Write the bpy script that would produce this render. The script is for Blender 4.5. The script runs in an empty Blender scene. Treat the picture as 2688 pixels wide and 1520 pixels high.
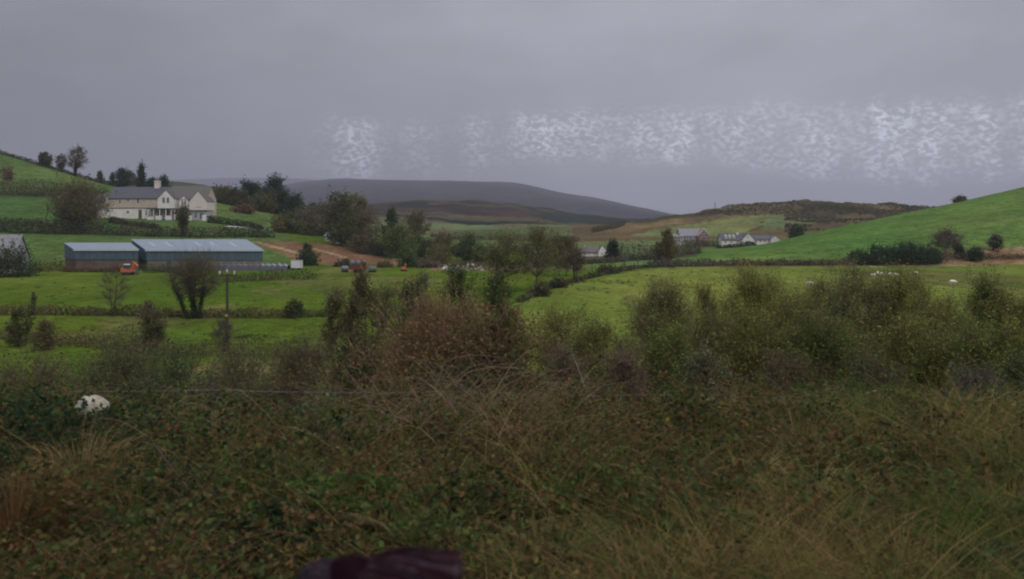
import bpy, math, random
import numpy as np

# ------------------------------------------------------------------ camera, sky, sun, exposure
sc = bpy.context.scene
F, CX, HOR = 2110.0, 1344.0, 590.0            # focal length, centre column and horizon row of the 2688 x 1520 photo
cam_d = bpy.data.cameras.new('camera'); cam = bpy.data.objects.new('camera', cam_d); sc.collection.objects.link(cam)
cam.location = (0, 0, 0); cam.rotation_euler = (math.radians(90), 0, 0)
cam_d.sensor_width = 36; cam_d.lens = F / 2688 * 36; cam_d.shift_y = -(760 - HOR) / 2688
cam_d.clip_start = 0.05; cam_d.clip_end = 30000
cam_d.dof.use_dof = True; cam_d.dof.focus_distance = 120; cam_d.dof.aperture_fstop = 2.2
sc.camera = cam
sc.view_settings.view_transform = 'Standard'; sc.view_settings.look = 'None'
sc.view_settings.exposure = 0; sc.view_settings.gamma = 1
sc.cycles.filter_width = 2.1
sc.cycles.use_denoising = True
sc.cycles.max_bounces = 6; sc.cycles.diffuse_bounces = 3; sc.cycles.glossy_bounces = 2
sc.cycles.transmission_bounces = 2; sc.cycles.transparent_max_bounces = 6; sc.cycles.volume_bounces = 1
SUN_EL, SUN_AZ = math.radians(42), math.radians(150)      # high, behind the camera to the right

w = bpy.data.worlds.new('World'); sc.world = w; w.use_nodes = True
nt = w.node_tree; N = nt.nodes; L = nt.links; N.clear()
def wn(t, **k):
    n = N.new(t)
    for a, b in k.items(): setattr(n, a, b)
    return n
def wmath(op, a, b=None, clamp=False):
    n = wn('ShaderNodeMath', operation=op, use_clamp=clamp)
    for i, v in enumerate((a, b)):
        if v is None: continue
        if isinstance(v, (int, float)): n.inputs[i].default_value = v
        else: L.new(v, n.inputs[i])
    return n.outputs[0]
def wramp(v, a, b, c, d, smooth=True):
    n = wn('ShaderNodeMapRange', interpolation_type='SMOOTHSTEP' if smooth else 'LINEAR')
    L.new(v, n.inputs[0])
    for i, x in enumerate((a, b, c, d)): n.inputs[i + 1].default_value = x
    return n.outputs[0]
tc = wn('ShaderNodeTexCoord'); sep = wn('ShaderNodeSeparateXYZ'); L.new(tc.outputs['Generated'], sep.inputs[0])
dx, dz = sep.outputs[0], sep.outputs[2]
def wnoise(scale, detail, vec_scale):
    m = wn('ShaderNodeMapping'); m.inputs['Scale'].default_value = vec_scale; L.new(tc.outputs['Generated'], m.inputs[0])
    n = wn('ShaderNodeTexNoise'); n.inputs['Scale'].default_value = scale; n.inputs['Detail'].default_value = detail
    n.inputs['Roughness'].default_value = 0.55; L.new(m.outputs[0], n.inputs['Vector']); return n.outputs[0]
bank = wnoise(2.6, 4, (1, 1, 2.6))
soft = wnoise(7.0, 3, (1, 1, 2.0))
base = wramp(dz, 0.03, 0.22, 0.385, 0.40)
side = wramp(dx, -0.62, 0.28, 0.50, 1.13)
low = wmath('MULTIPLY', wramp(dz, 0.06, 0.26, 0.0, 0.5), 1.0)                     # the dark rain bank is deepest low on the left
side2 = wmath('ADD', low, wmath('MULTIPLY', side, wmath('SUBTRACT', 1.0, low)))
br = wmath('MULTIPLY', base, side2)
br = wmath('MULTIPLY', br, wmath('ADD', 0.62, wmath('MULTIPLY', bank, 0.76)))
br = wmath('MULTIPLY', br, wmath('ADD', 0.94, wmath('MULTIPLY', soft, 0.12)))
zen = wramp(dz, 0.30, 0.80, 1.0, 4.2)                    # overcast sky: brightest overhead
br = wmath('MULTIPLY', br, zen)
# window glass reflections painted into the sky as a band of bright flecks
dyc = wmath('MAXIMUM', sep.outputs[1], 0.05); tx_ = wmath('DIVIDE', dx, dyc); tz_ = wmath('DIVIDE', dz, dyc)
glass_flecks = wmath('MULTIPLY', wramp(wnoise(150, 1.5, (1, 1, 1.5)), 0.38, 0.66, 0.10, 1), wramp(wnoise(60, 2, (1, 1, 0.8)), 0.30, 0.60, 0.35, 1))
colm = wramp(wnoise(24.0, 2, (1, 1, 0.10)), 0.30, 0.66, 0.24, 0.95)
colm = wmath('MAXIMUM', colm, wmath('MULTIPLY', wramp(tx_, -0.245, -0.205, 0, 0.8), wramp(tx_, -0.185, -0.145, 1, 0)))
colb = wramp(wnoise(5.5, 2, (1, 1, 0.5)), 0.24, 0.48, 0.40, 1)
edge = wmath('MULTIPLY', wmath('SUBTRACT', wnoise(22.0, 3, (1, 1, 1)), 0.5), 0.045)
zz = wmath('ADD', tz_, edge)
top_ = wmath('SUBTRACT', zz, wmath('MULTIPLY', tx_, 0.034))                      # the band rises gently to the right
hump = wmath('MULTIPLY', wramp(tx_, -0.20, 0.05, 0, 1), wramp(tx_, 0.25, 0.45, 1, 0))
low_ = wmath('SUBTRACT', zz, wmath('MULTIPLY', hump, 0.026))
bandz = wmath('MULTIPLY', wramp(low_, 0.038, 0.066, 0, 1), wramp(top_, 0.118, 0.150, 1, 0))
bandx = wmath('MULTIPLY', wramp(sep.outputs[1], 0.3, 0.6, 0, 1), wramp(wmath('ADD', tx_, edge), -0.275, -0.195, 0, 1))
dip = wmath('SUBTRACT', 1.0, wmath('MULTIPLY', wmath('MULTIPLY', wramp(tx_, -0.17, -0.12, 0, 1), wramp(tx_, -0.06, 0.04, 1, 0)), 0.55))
murk = wmath('MULTIPLY', wramp(zz, 0.03, 0.125, 1, 0), wmath('MULTIPLY', wramp(tx_, -0.70, -0.42, 0.3, 1), wramp(tx_, -0.22, 0.12, 1, 0)))   # rain murk low on the left
br = wmath('MULTIPLY', br, wmath('SUBTRACT', 1.0, wmath('MULTIPLY', murk, 0.30)))
glass_refl = wmath('MULTIPLY', wmath('MULTIPLY', wmath('MULTIPLY', glass_flecks, colm), wmath('MULTIPLY', colb, dip)), wmath('MULTIPLY', bandz, bandx))
br = wmath('ADD', br, wmath('MULTIPLY', glass_refl, 0.46))
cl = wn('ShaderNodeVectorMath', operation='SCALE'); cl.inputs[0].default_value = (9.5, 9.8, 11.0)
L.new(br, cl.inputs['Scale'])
sky = wn('ShaderNodeTexSky', sky_type='NISHITA'); sky.sun_disc = False
sky.sun_elevation = SUN_EL; sky.sun_rotation = SUN_AZ
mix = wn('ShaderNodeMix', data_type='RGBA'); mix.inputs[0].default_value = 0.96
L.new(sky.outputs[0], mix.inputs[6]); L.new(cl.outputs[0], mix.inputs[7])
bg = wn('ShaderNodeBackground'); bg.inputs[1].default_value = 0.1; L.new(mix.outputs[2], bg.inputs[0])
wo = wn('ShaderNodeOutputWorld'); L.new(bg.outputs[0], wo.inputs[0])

sun_d = bpy.data.lights.new('sun', 'SUN'); sun = bpy.data.objects.new('sun', sun_d); sc.collection.objects.link(sun)
HAZE = 1.7e-4
sun_d.energy = 1.1; sun_d.angle = math.radians(25); sun_d.color = (1, 0.96, 0.9)
sun.rotation_euler = (math.pi / 2 - SUN_EL, 0, math.pi - SUN_AZ)   # sun stands at compass SUN_AZ from +Y

# ------------------------------------------------------------------ helpers
rng = np.random.default_rng(11); random.seed(5)
COL = sc.collection
def wx(px, Y): return (px - CX) / F * Y
def wz(row, Y): return (HOR - row) / F * Y

def vnoise(x, y, seed=0):
    xi = np.floor(x).astype(np.int64); yi = np.floor(y).astype(np.int64); xf = x - xi; yf = y - yi
    def h(a, b):
        n = (a * 374761393 + b * 668265263 + seed * 974634777) & 0x7fffffff
        n = ((n ^ (n >> 13)) * 1274126177) & 0x7fffffff
        return ((n ^ (n >> 16)) & 0xffff) / 65535.0
    sx = xf * xf * (3 - 2 * xf); sy = yf * yf * (3 - 2 * yf)
    return (h(xi, yi) * (1 - sx) + h(xi + 1, yi) * sx) * (1 - sy) + (h(xi, yi + 1) * (1 - sx) + h(xi + 1, yi + 1) * sx) * sy
def fbm(x, y, seed=0, o=4):
    x = np.asarray(x, float); y = np.asarray(y, float); v = 0; a = 0.5; t = 0
    for i in range(o):
        v = v + a * vnoise(x * 2 ** i, y * 2 ** i, seed + i * 7); t += a; a *= 0.5
    return v / t

def mesh_obj(name, V, faces, mat, parent=None, col=None, smooth=False):
    """faces: int array (n,4) or (n,3), or a list of polygons"""
    me = bpy.data.meshes.new(name)
    V = np.asarray(V, np.float32).reshape(-1, 3)
    if isinstance(faces, np.ndarray):
        k = faces.shape[1]; n = len(faces)
        me.vertices.add(len(V)); me.vertices.foreach_set('co', V.ravel())
        me.loops.add(n * k); me.loops.foreach_set('vertex_index', faces.astype(np.int32).ravel())
        me.polygons.add(n); me.polygons.foreach_set('loop_start', np.arange(0, n * k, k, dtype=np.int32))
        me.update(calc_edges=True)
    else:
        me.from_pydata(V.tolist(), [], [list(f) for f in faces]); me.update()
    if col is not None:
        at = me.attributes.new('tint', 'FLOAT_COLOR', 'POINT')
        c = np.ones((len(V), 4), np.float32); c[:, :3] = col; at.data.foreach_set('color', c.ravel())
    if smooth: me.polygons.foreach_set('use_smooth', np.ones(len(me.polygons), bool))
    me.materials.append(mat)
    o = bpy.data.objects.new(name, me); COL.objects.link(o)
    if parent is not None: o.parent = parent
    return o
def tag(o, label=None, cat=None, group=None, kind=None):
    if label: o['label'] = label
    if cat: o['category'] = cat
    if group: o['group'] = group
    if kind: o['kind'] = kind
    return o
def thing(name, label, cat, loc=(0, 0, 0), rz=0, group=None):
    o = bpy.data.objects.new(name, None); COL.objects.link(o); o.location = loc; o.rotation_euler = (0, 0, rz)
    o.empty_display_size = 0.2
    return tag(o, label, cat, group)
def dup(root, loc, rz, label, scale=1, group=None):
    r = root.copy(); COL.objects.link(r); r.location = loc; r.rotation_euler = (0, 0, rz); r.scale = (scale,) * 3
    r['label'] = label
    if group: r['group'] = group
    for ch in list(root.children):
        c = ch.copy(); COL.objects.link(c); c.parent = r
        for g in list(ch.children):
            d = g.copy(); COL.objects.link(d); d.parent = c
    return r

class MB:
    """collects boxes, prisms and tubes for one mesh"""
    def __init__(s): s.v = []; s.f = []
    def add(s, V, Fc):
        b = len(s.v); s.v += [tuple(map(float, p)) for p in V]; s.f += [tuple(i + b for i in f) for f in Fc]; return s
    def box(s, x0, x1, y0, y1, z0, z1):
        return s.hexa([(x0, y0, z0), (x1, y0, z0), (x1, y1, z0), (x0, y1, z0), (x0, y0, z1), (x1, y0, z1), (x1, y1, z1), (x0, y1, z1)])
    def hexa(s, p):
        return s.add(p, [(0, 3, 2, 1), (4, 5, 6, 7), (0, 1, 5, 4), (1, 2, 6, 5), (2, 3, 7, 6), (3, 0, 4, 7)])
    def slab(s, a, b, c, d, t):
        """sheet a,b,c,d thickened downwards by t"""
        lo = [(p[0], p[1], p[2] - t) for p in (a, b, c, d)]
        return s.hexa(lo + [a, b, c, d])
    def gable_x(s, x0, x1, y0, y1, z0, ze, zr):
        """gabled body, ridge along x"""
        ym = (y0 + y1) / 2
        return s.add([(x0, y0, z0), (x1, y0, z0), (x1, y1, z0), (x0, y1, z0), (x0, y0, ze), (x1, y0, ze), (x1, y1, ze), (x0, y1, ze), (x0, ym, zr), (x1, ym, zr)],
                     [(0, 1, 5, 4), (2, 3, 7, 6), (1, 2, 6, 9, 5), (3, 0, 4, 8, 7), (4, 5, 9, 8), (6, 7, 8, 9), (0, 3, 2, 1)])
    def gable_y(s, x0, x1, y0, y1, z0, ze, zr):
        xm = (x0 + x1) / 2
        return s.add([(x0, y0, z0), (x1, y0, z0), (x1, y1, z0), (x0, y1, z0), (x0, y0, ze), (x1, y0, ze), (x1, y1, ze), (x0, y1, ze), (xm, y0, zr), (xm, y1, zr)],
                     [(0, 1, 5, 8, 4), (2, 3, 7, 9, 6), (1, 2, 6, 5), (3, 0, 4, 7), (4, 8, 9, 7), (5, 6, 9, 8), (0, 3, 2, 1)])
    def roof_x(s, x0, x1, y0, y1, ze, zr, t=0.18, ov=0.35):
        ym = (y0 + y1) / 2; k = (zr - ze) / (ym - y0); z = ze - ov * k + t; r = zr + t
        s.slab((x0 - ov, y0 - ov, z), (x1 + ov, y0 - ov, z), (x1 + ov, ym, r), (x0 - ov, ym, r), t * .9)
        return s.slab((x1 + ov, y1 + ov, z), (x0 - ov, y1 + ov, z), (x0 - ov, ym + .004, r - .003), (x1 + ov, ym + .004, r - .003), t * .9)
    def roof_y(s, x0, x1, y0, y1, ze, zr, t=0.18, ov=0.3):
        xm = (x0 + x1) / 2; k = (zr - ze) / (xm - x0); z = ze - ov * k + t; r = zr + t
        s.slab((x0 - ov, y1, z), (x0 - ov, y0 - ov, z), (xm, y0 - ov, r), (xm, y1, r), t * .9)
        return s.slab((x1 + ov, y0 - ov, z), (x1 + ov, y1, z), (xm + .004, y1, r - .003), (xm + .004, y0 - ov, r - .003), t * .9)
    def tube(s, pts, rad, n=6, cap=True):
        V, Q = tube(pts, rad, n); b = len(s.v)
        s.add(V, Q.tolist())
        if cap:
            s.f.append(tuple(b + i for i in range(n))[::-1]); m = len(V) - n; s.f.append(tuple(b + m + i for i in range(n)))
        return s
    def ball(s, c, r, nu=10, nv=7):
        V = []; Fc = []
        for j in range(nv + 1):
            a = math.pi * j / nv
            for i in range(nu):
                t = 2 * math.pi * i / nu
                V.append((c[0] + r[0] * math.sin(a) * math.cos(t), c[1] + r[1] * math.sin(a) * math.sin(t), c[2] - r[2] * math.cos(a)))
        for j in range(nv):
            for i in range(nu): Fc.append((j * nu + i, j * nu + (i + 1) % nu, (j + 1) * nu + (i + 1) % nu, (j + 1) * nu + i))
        return s.add(V, Fc)
    def build(s, name, mat, parent=None, smooth=False): return mesh_obj(name, s.v, s.f, mat, parent, smooth=smooth)

def tube(pts, rad, n=5):
    P = np.asarray(pts, float); m = len(P); R = np.broadcast_to(np.asarray(rad, float), (m,))
    T = np.gradient(P, axis=0); T /= np.linalg.norm(T, axis=1, keepdims=True) + 1e-9
    ref = np.where(np.abs(T[:, 2:3]) > 0.9, [[1.0, 0, 0]], [[0, 0, 1.0]])
    A = np.cross(T, ref); A /= np.linalg.norm(A, axis=1, keepdims=True) + 1e-9; B = np.cross(T, A)
    t = np.arange(n) * 2 * math.pi / n
    V = P[:, None] + R[:, None, None] * (np.cos(t)[None, :, None] * A[:, None] + np.sin(t)[None, :, None] * B[:, None])
    i = np.arange(m - 1)[:, None] * n; k = np.arange(n)[None]; k2 = (k + 1) % n
    Q = np.stack([i + k, i + k2, i + n + k2, i + n + k], -1).reshape(-1, 4)
    return V.reshape(-1, 3), Q
def unit(n, r=None):
    v = (r or rng).normal(size=(n, 3)); return v / (np.linalg.norm(v, axis=1, keepdims=True) + 1e-9)
def leaves(C, size, col, aspect=0.55, up=0.0):
    """one diamond leaf per centre"""
    n = len(C); size = np.broadcast_to(size, (n,))[:, None]
    a = unit(n); a[:, 2] = a[:, 2] * (1 - up); a /= np.linalg.norm(a, axis=1, keepdims=True); b = np.cross(a, unit(n)); b /= np.linalg.norm(b, axis=1, keepdims=True) + 1e-9
    V = np.stack([C + a * size, C + b * size * aspect, C - a * size, C - b * size * aspect], 1).reshape(-1, 3)
    return V, np.arange(4 * n).reshape(-1, 4), np.repeat(col, 4, 0)
def strokes(A, B, wd, col, mid=None):
    """thin tapered blades from A to B, bent through mid"""
    n = len(A); wd = np.broadcast_to(wd, (n,))[:, None]; d = B - A
    s = np.cross(d, unit(n)); s /= np.linalg.norm(s, axis=1, keepdims=True) + 1e-9
    if mid is None: mid = (A + B) / 2
    V = np.stack([A - s * wd, A + s * wd, mid - s * wd * .8, mid + s * wd * .8, B - s * wd * .2, B + s * wd * .2], 1).reshape(-1, 3)
    i = np.arange(n)[:, None] * 6
    Q = np.concatenate([i + [0, 1, 3, 2], i + [2, 3, 5, 4]], 0)
    return V, Q, np.repeat(col, 6, 0)
def merge(*parts):
    V, Q, C, b = [], [], [], 0
    for v, q, c in parts:
        V.append(v); Q.append(q + b); C.append(c); b += len(v)
    return np.concatenate(V), np.concatenate(Q), np.concatenate(C)
def pick(pal, n, clump=None, jit=0.22):
    pal = np.asarray(pal, float); k = rng.integers(0, len(pal), n)
    if clump is not None: k = np.where(rng.random(n) < 0.6, clump % len(pal), k)
    return np.clip(pal[k] * (1 + jit * rng.normal(size=(n, 1))) * (1 + 0.08 * rng.normal(size=(n, 3))), 0.004, 1)

# ------------------------------------------------------------------ materials
def new_mat(name):
    m = bpy.data.materials.new(name); m.use_nodes = True; t = m.node_tree; t.nodes.clear(); return m, t
def surf(name, rgb, rough=0.8, var=0.18, scale=1.5, spec=0.3, metal=0, bump=0.0, bscale=20, rgb2=None, stretch=(1, 1, 1)):
    m, t = new_mat(name); n = t.nodes; l = t.links
    o = n.new('ShaderNodeOutputMaterial'); p = n.new('ShaderNodeBsdfPrincipled'); l.new(p.outputs[0], o.inputs[0])
    tcn = n.new('ShaderNodeTexCoord'); mp = n.new('ShaderNodeMapping'); mp.inputs['Scale'].default_value = stretch; l.new(tcn.outputs['Object'], mp.inputs[0])
    nz = n.new('ShaderNodeTexNoise'); nz.inputs['Scale'].default_value = scale; nz.inputs['Detail'].default_value = 6; nz.inputs['Roughness'].default_value = .65
    l.new(mp.outputs[0], nz.inputs['Vector'])
    r = n.new('ShaderNodeValToRGB'); l.new(nz.outputs[0], r.inputs[0]); r.color_ramp.elements[0].position = .3; r.color_ramp.elements[1].position = .72
    a = np.array(rgb); b = np.array(rgb2) if rgb2 is not None else a * (1 + var)
    r.color_ramp.elements[0].color = (*(a * (1 - var)), 1); r.color_ramp.elements[1].color = (*b, 1)
    l.new(r.outputs[0], p.inputs['Base Color'])
    p.inputs['Roughness'].default_value = rough; p.inputs['Specular IOR Level'].default_value = spec; p.inputs['Metallic'].default_value = metal
    if bump:
        nb = n.new('ShaderNodeTexNoise'); nb.inputs['Scale'].default_value = bscale; nb.inputs['Detail'].default_value = 4; l.new(tcn.outputs['Object'], nb.inputs['Vector'])
        bp = n.new('ShaderNodeBump'); bp.inputs['Strength'].default_value = bump; l.new(nb.outputs[0], bp.inputs['Height']); l.new(bp.outputs[0], p.inputs['Normal'])
    return m
def tint_mat(name, trans=0.4, rough=0.75, spec=0.08, scale=3.0):
    m, t = new_mat(name); n = t.nodes; l = t.links
    o = n.new('ShaderNodeOutputMaterial'); p = n.new('ShaderNodeBsdfPrincipled')
    a = n.new('ShaderNodeAttribute'); a.attribute_name = 'tint'
    nz = n.new('ShaderNodeTexNoise'); nz.inputs['Scale'].default_value = scale; nz.inputs['Detail'].default_value = 3
    tcn = n.new('ShaderNodeTexCoord'); l.new(tcn.outputs['Object'], nz.inputs['Vector'])
    mr = n.new('ShaderNodeMapRange'); mr.inputs[1].default_value = .3; mr.inputs[2].default_value = .7; mr.inputs[3].default_value = .8; mr.inputs[4].default_value = 1.2; l.new(nz.outputs[0], mr.inputs[0])
    sv = n.new('ShaderNodeVectorMath'); sv.operation = 'SCALE'; l.new(a.outputs['Color'], sv.inputs[0]); l.new(mr.outputs[0], sv.inputs['Scale'])
    l.new(sv.outputs[0], p.inputs['Base Color']); p.inputs['Roughness'].default_value = rough; p.inputs['Specular IOR Level'].default_value = spec
    if trans > 0:
        tr = n.new('ShaderNodeBsdfTranslucent'); l.new(sv.outputs[0], tr.inputs[0]); mx = n.new('ShaderNodeMixShader'); mx.inputs[0].default_value = trans
        l.new(p.outputs[0], mx.inputs[1]); l.new(tr.outputs[0], mx.inputs[2]); l.new(mx.outputs[0], o.inputs[0])
    else: l.new(p.outputs[0], o.inputs[0])
    return m
LEAF = tint_mat('leaf'); STRAW = tint_mat('straw', 0.25, 0.8, 0.1)
BARK = surf('bark', (.055, .045, .035), .9, .4, 4, .1, bump=.5, bscale=14, stretch=(1, 1, .3))
BARKG = surf('grey_bark', (.13, .12, .10), .9, .3, 4, .1, bump=.4, bscale=14, stretch=(1, 1, .3))

# ground: base colour per vertex (what grows there) with fine procedural mottling on top
def ground_mat(name, sc1, sc2, bump):
    m, t = new_mat(name); n = t.nodes; l = t.links
    o = n.new('ShaderNodeOutputMaterial'); p = n.new('ShaderNodeBsdfPrincipled'); l.new(p.outputs[0], o.inputs[0])
    a = n.new('ShaderNodeAttribute'); a.attribute_name = 'tint'; tcn = n.new('ShaderNodeTexCoord')
    cur = a.outputs['Color']
    for s, lo, hi, st in ((sc1, .66, 1.34, (1, 1, 1)), (sc2, .60, 1.40, (1, 1, 1)), (sc1 * .22, .78, 1.22, (1, .6, 1))):
        mp = n.new('ShaderNodeMapping'); mp.inputs['Scale'].default_value = st; l.new(tcn.outputs['Object'], mp.inputs[0])
        nz = n.new('ShaderNodeTexNoise'); nz.inputs['Scale'].default_value = s; nz.inputs['Detail'].default_value = 5; nz.inputs['Roughness'].default_value = .6
        l.new(mp.outputs[0], nz.inputs['Vector'])
        mr = n.new('ShaderNodeMapRange'); mr.inputs[1].default_value = .3; mr.inputs[2].default_value = .7; mr.inputs[3].default_value = lo; mr.inputs[4].default_value = hi
        l.new(nz.outputs[0], mr.inputs[0])
        sv = n.new('ShaderNodeVectorMath'); sv.operation = 'SCALE'; l.new(cur, sv.inputs[0]); l.new(mr.outputs[0], sv.inputs['Scale']); cur = sv.outputs[0]
    # tufts leaning to straw here and there
    nz = n.new('ShaderNodeTexNoise'); nz.inputs['Scale'].default_value = sc1 * .6; nz.inputs['Detail'].default_value = 6; l.new(tcn.outputs['Object'], nz.inputs['Vector'])
    mr = n.new('ShaderNodeMapRange'); mr.inputs[1].default_value = .52; mr.inputs[2].default_value = .75; mr.inputs[3].default_value = 0; mr.inputs[4].default_value = .5; l.new(nz.outputs[0], mr.inputs[0])
    hue = n.new('ShaderNodeMix'); hue.data_type = 'RGBA'; hue.blend_type = 'MULTIPLY'; hue.inputs[7].default_value = (1.35, 1.02, .75, 1); l.new(mr.outputs[0], hue.inputs[0]); l.new(cur, hue.inputs[6])
    l.new(hue.outputs[2], p.inputs['Base Color']); p.inputs['Roughness'].default_value = 1; p.inputs['Specular IOR Level'].default_value = 0
    nb = n.new('ShaderNodeTexNoise'); nb.inputs['Scale'].default_value = sc2; nb.inputs['Detail'].default_value = 5; l.new(tcn.outputs['Object'], nb.inputs['Vector'])
    bp = n.new('ShaderNodeBump'); bp.inputs['Strength'].default_value = bump; bp.inputs['Distance'].default_value = .3; l.new(nb.outputs[0], bp.inputs['Height']); l.new(bp.outputs[0], p.inputs['Normal'])
    return m

# ------------------------------------------------------------------ terrain: heights on rings of distance
def flat(z): return [(0, z)]
RINGS = [  # (distance, [(column, height or photo row)], rows?)
 (1.2, flat(-2.30), 0), (3, flat(-2.32), 0), (5, flat(-2.34), 0), (8, flat(-2.42), 0), (10, flat(-2.56), 0),
 (11.5, flat(-2.95), 0), (13, flat(-3.65), 0), (18, flat(-5.3), 0), (25, [(0, -7.4), (1400, -7.2), (2688, -6.8)], 0),
 (35, [(0, -9.4), (1400, -9.3), (2688, -8.8)], 0), (50, [(0, -10.5), (1400, -10.5), (2688, -10.2)], 0), (70, flat(-10.9), 0), (95, flat(-10.85), 0),
 (130, [(0, -10.8), (1300, -10.9), (2000, -10.6), (2688, -10.7), (4000, -10)], 0), (190, [(-2500, -9), (0, -10.8), (1300, -10.8), (1700, -10.5), (2688, -10.4), (4500, -8)], 0),
 (205, [(-2000, 600), (-600, 680), (0, 694), (400, 697), (800, 700), (1300, 702), (1600, 702), (1760, 699), (2000, 699), (2300, 699), (2688, 690), (3500, 640), (5000, 560)], 1),
 (230, [(-2000, 560), (-600, 610), (0, 642), (400, 653), (700, 667), (1000, 689), (1300, 692), (1420, 697), (1575, 691), (1700, 684), (1800, 675), (1900, 668), (2040, 660), (2200, 650), (2400, 634), (2688, 604), (3500, 500), (5000, 400)], 1),
 (258, [(-2000, 500), (-600, 570), (0, 606), (400, 612), (700, 618), (850, 640), (1000, 667), (1200, 678), (1420, 684), (1575, 683), (1700, 682), (1800, 672), (1900, 661), (2040, 647), (2200, 620), (2400, 596), (2688, 552), (3500, 410), (5000, 250)], 1),
 (295, [(-2000, 430), (-600, 520), (0, 562), (130, 567), (300, 571), (550, 573), (700, 596), (850, 624), (1000, 648), (1200, 667), (1420, 673), (1550, 674), (1700, 672), (1800, 669), (1900, 658), (2040, 637), (2200, 603), (2400, 563), (2688, 514), (3500, 330), (5000, 150)], 1),
 (330, [(-2000, 340), (-600, 450), (0, 515), (250, 515), (400, 522), (550, 530), (700, 560), (850, 594), (1000, 620), (1200, 652), (1500, 664), (1700, 664), (1800, 662), (1900, 656), (2040, 634), (2120, 612), (2300, 574), (2500, 533), (2688, 488), (3500, 280), (5000, 80)], 1),
 (370, [(-2000, 240), (-600, 370), (0, 455), (100, 474), (200, 490), (300, 503), (420, 512), (550, 522), (700, 556), (850, 590), (1000, 614), (1200, 642), (1500, 654), (1700, 650), (1800, 646), (1900, 648), (2040, 640), (2200, 616), (2400, 585), (2688, 530), (3500, 380), (5000, 250)], 1),
 (410, [(-2000, 130), (-600, 290), (0, 400), (100, 430), (200, 461), (300, 491), (420, 500), (600, 514), (700, 542), (850, 582), (1000, 606), (1200, 634), (1500, 642), (1700, 636), (1900, 632), (2100, 630), (2400, 600), (2688, 560), (3500, 480)], 1),
 (480, [(-2000, 250), (0, 430), (200, 475), (300, 500), (600, 515), (700, 545), (850, 580), (1000, 600), (1200, 624), (1500, 630), (1700, 620), (1900, 612), (2100, 606), (2400, 590), (2688, 570), (3500, 520)], 1),
 (600, [(-2000, 300), (0, 455), (300, 474), (400, 470), (500, 476), (600, 496), (700, 530), (850, 572), (1000, 592), (1200, 609), (1400, 611), (1500, 610), (1600, 602), (1700, 594), (1800, 586), (1900, 577), (2100, 568), (2400, 568), (2688, 566), (3500, 540)], 1),
 (720, [(0, 500), (400, 500), (600, 520), (850, 570), (1000, 588), (1200, 600), (1400, 600), (1500, 594), (1600, 586), (1700, 577), (1790, 566), (1880, 553), (1960, 541), (2060, 533), (2130, 528), (2230, 535), (2300, 534), (2430, 548), (2560, 562), (2800, 570), (4000, 560)], 1),
 (860, [(0, 540), (600, 550), (850, 572), (1000, 575), (1200, 594), (1500, 594), (1700, 588), (2000, 570), (2400, 572), (2688, 575)], 1),
 (1050, [(0, 550), (700, 566), (850, 560), (1000, 555), (1200, 562), (1350, 566), (1500, 577), (1700, 586), (2000, 580), (2688, 580)], 1),
 (1350, [(0, 540), (500, 560), (700, 560), (850, 545), (1000, 533), (1120, 524), (1210, 521), (1320, 530), (1420, 545), (1500, 558), (1640, 572), (1800, 590), (2688, 590)], 1),
 (1800, [(0, 560), (850, 565), (1210, 560), (1640, 580), (1900, 590), (2688, 588)], 1),
 (2600, [(0, 540), (400, 520), (900, 506), (1200, 504), (1400, 518), (1560, 538), (1700, 558), (1790, 570), (1900, 592), (2350, 592), (2440, 575), (2600, 565), (2688, 565), (4000, 560)], 1),
 (5000, [(-800, 560), (0, 550), (420, 530), (600, 506), (720, 488), (820, 474), (900, 468), (1000, 473), (1150, 475), (1340, 477), (1400, 488), (1450, 503), (1560, 518), (1650, 538), (1750, 560), (1790, 568), (1900, 592), (2350, 592), (2400, 556), (2440, 546), (2480, 537), (2510, 530), (2560, 530), (2688, 545), (4000, 560)], 1),
 (6200, [(0, 545), (1000, 545), (1900, 592), (4000, 585)], 1), (7600, [(-800, 500), (0, 478), (200, 469), (420, 466), (600, 459), (760, 460), (900, 470), (1050, 480), (1200, 520), (1900, 592), (4000, 588)], 1), (9000, flat(-20), 0)]
U = np.concatenate([np.linspace(-1.7, -.72, 60, endpoint=False), np.linspace(-.72, .72, 640), np.linspace(.72, 1.7, 61)[1:]])
RY = np.unique(np.concatenate([np.geomspace(1.2, 40, 120), np.geomspace(40, 450, 330), np.geomspace(450, 9000, 230)]))
PXU = CX + F * U
ring_z = np.array([[wz(v, Y) if rw else v for v in np.interp(PXU, [a for a, _ in pts], [b for _, b in pts])] for Y, pts, rw in RINGS])
ring_l = np.log([r[0] for r in RINGS])
lg = np.log(RY)
ZG = np.empty((len(RY), len(U)))
for j in range(len(U)): ZG[:, j] = np.interp(lg, ring_l, ring_z[:, j])
def blur(a, ax, k):
    pad = [(0, 0), (0, 0)]; pad[ax] = (k, k); p = np.pad(a, pad, mode='edge'); c = np.cumsum(p, ax); c = np.concatenate([np.zeros_like(np.take(c, [0], ax)), c], ax)
    n = a.shape[ax]; return (np.take(c, np.arange(n) + 2 * k + 1, ax) - np.take(c, np.arange(n), ax)) / (2 * k + 1)
ZG = blur(blur(ZG, 1, 6), 1, 5); ZG = blur(ZG, 0, 2)
XG = U[None] * RY[:, None]; YG = np.broadcast_to(RY[:, None], XG.shape)
amp = np.interp(RY, [1, 12, 40, 60, 200, 450, 600, 900, 1400, 3500, 9000], [.05, .62, .4, .15, .25, .9, 3.0, 6, 13, 12, 3])[:, None]
frq = np.interp(RY, [1, 40, 60, 450, 900, 1500, 3500], [.9, .25, .08, .04, .030, .014, .006])[:, None]
ZG = ZG + amp * (fbm(XG * frq, YG * frq * .8, 3, 5) - .5)
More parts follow.
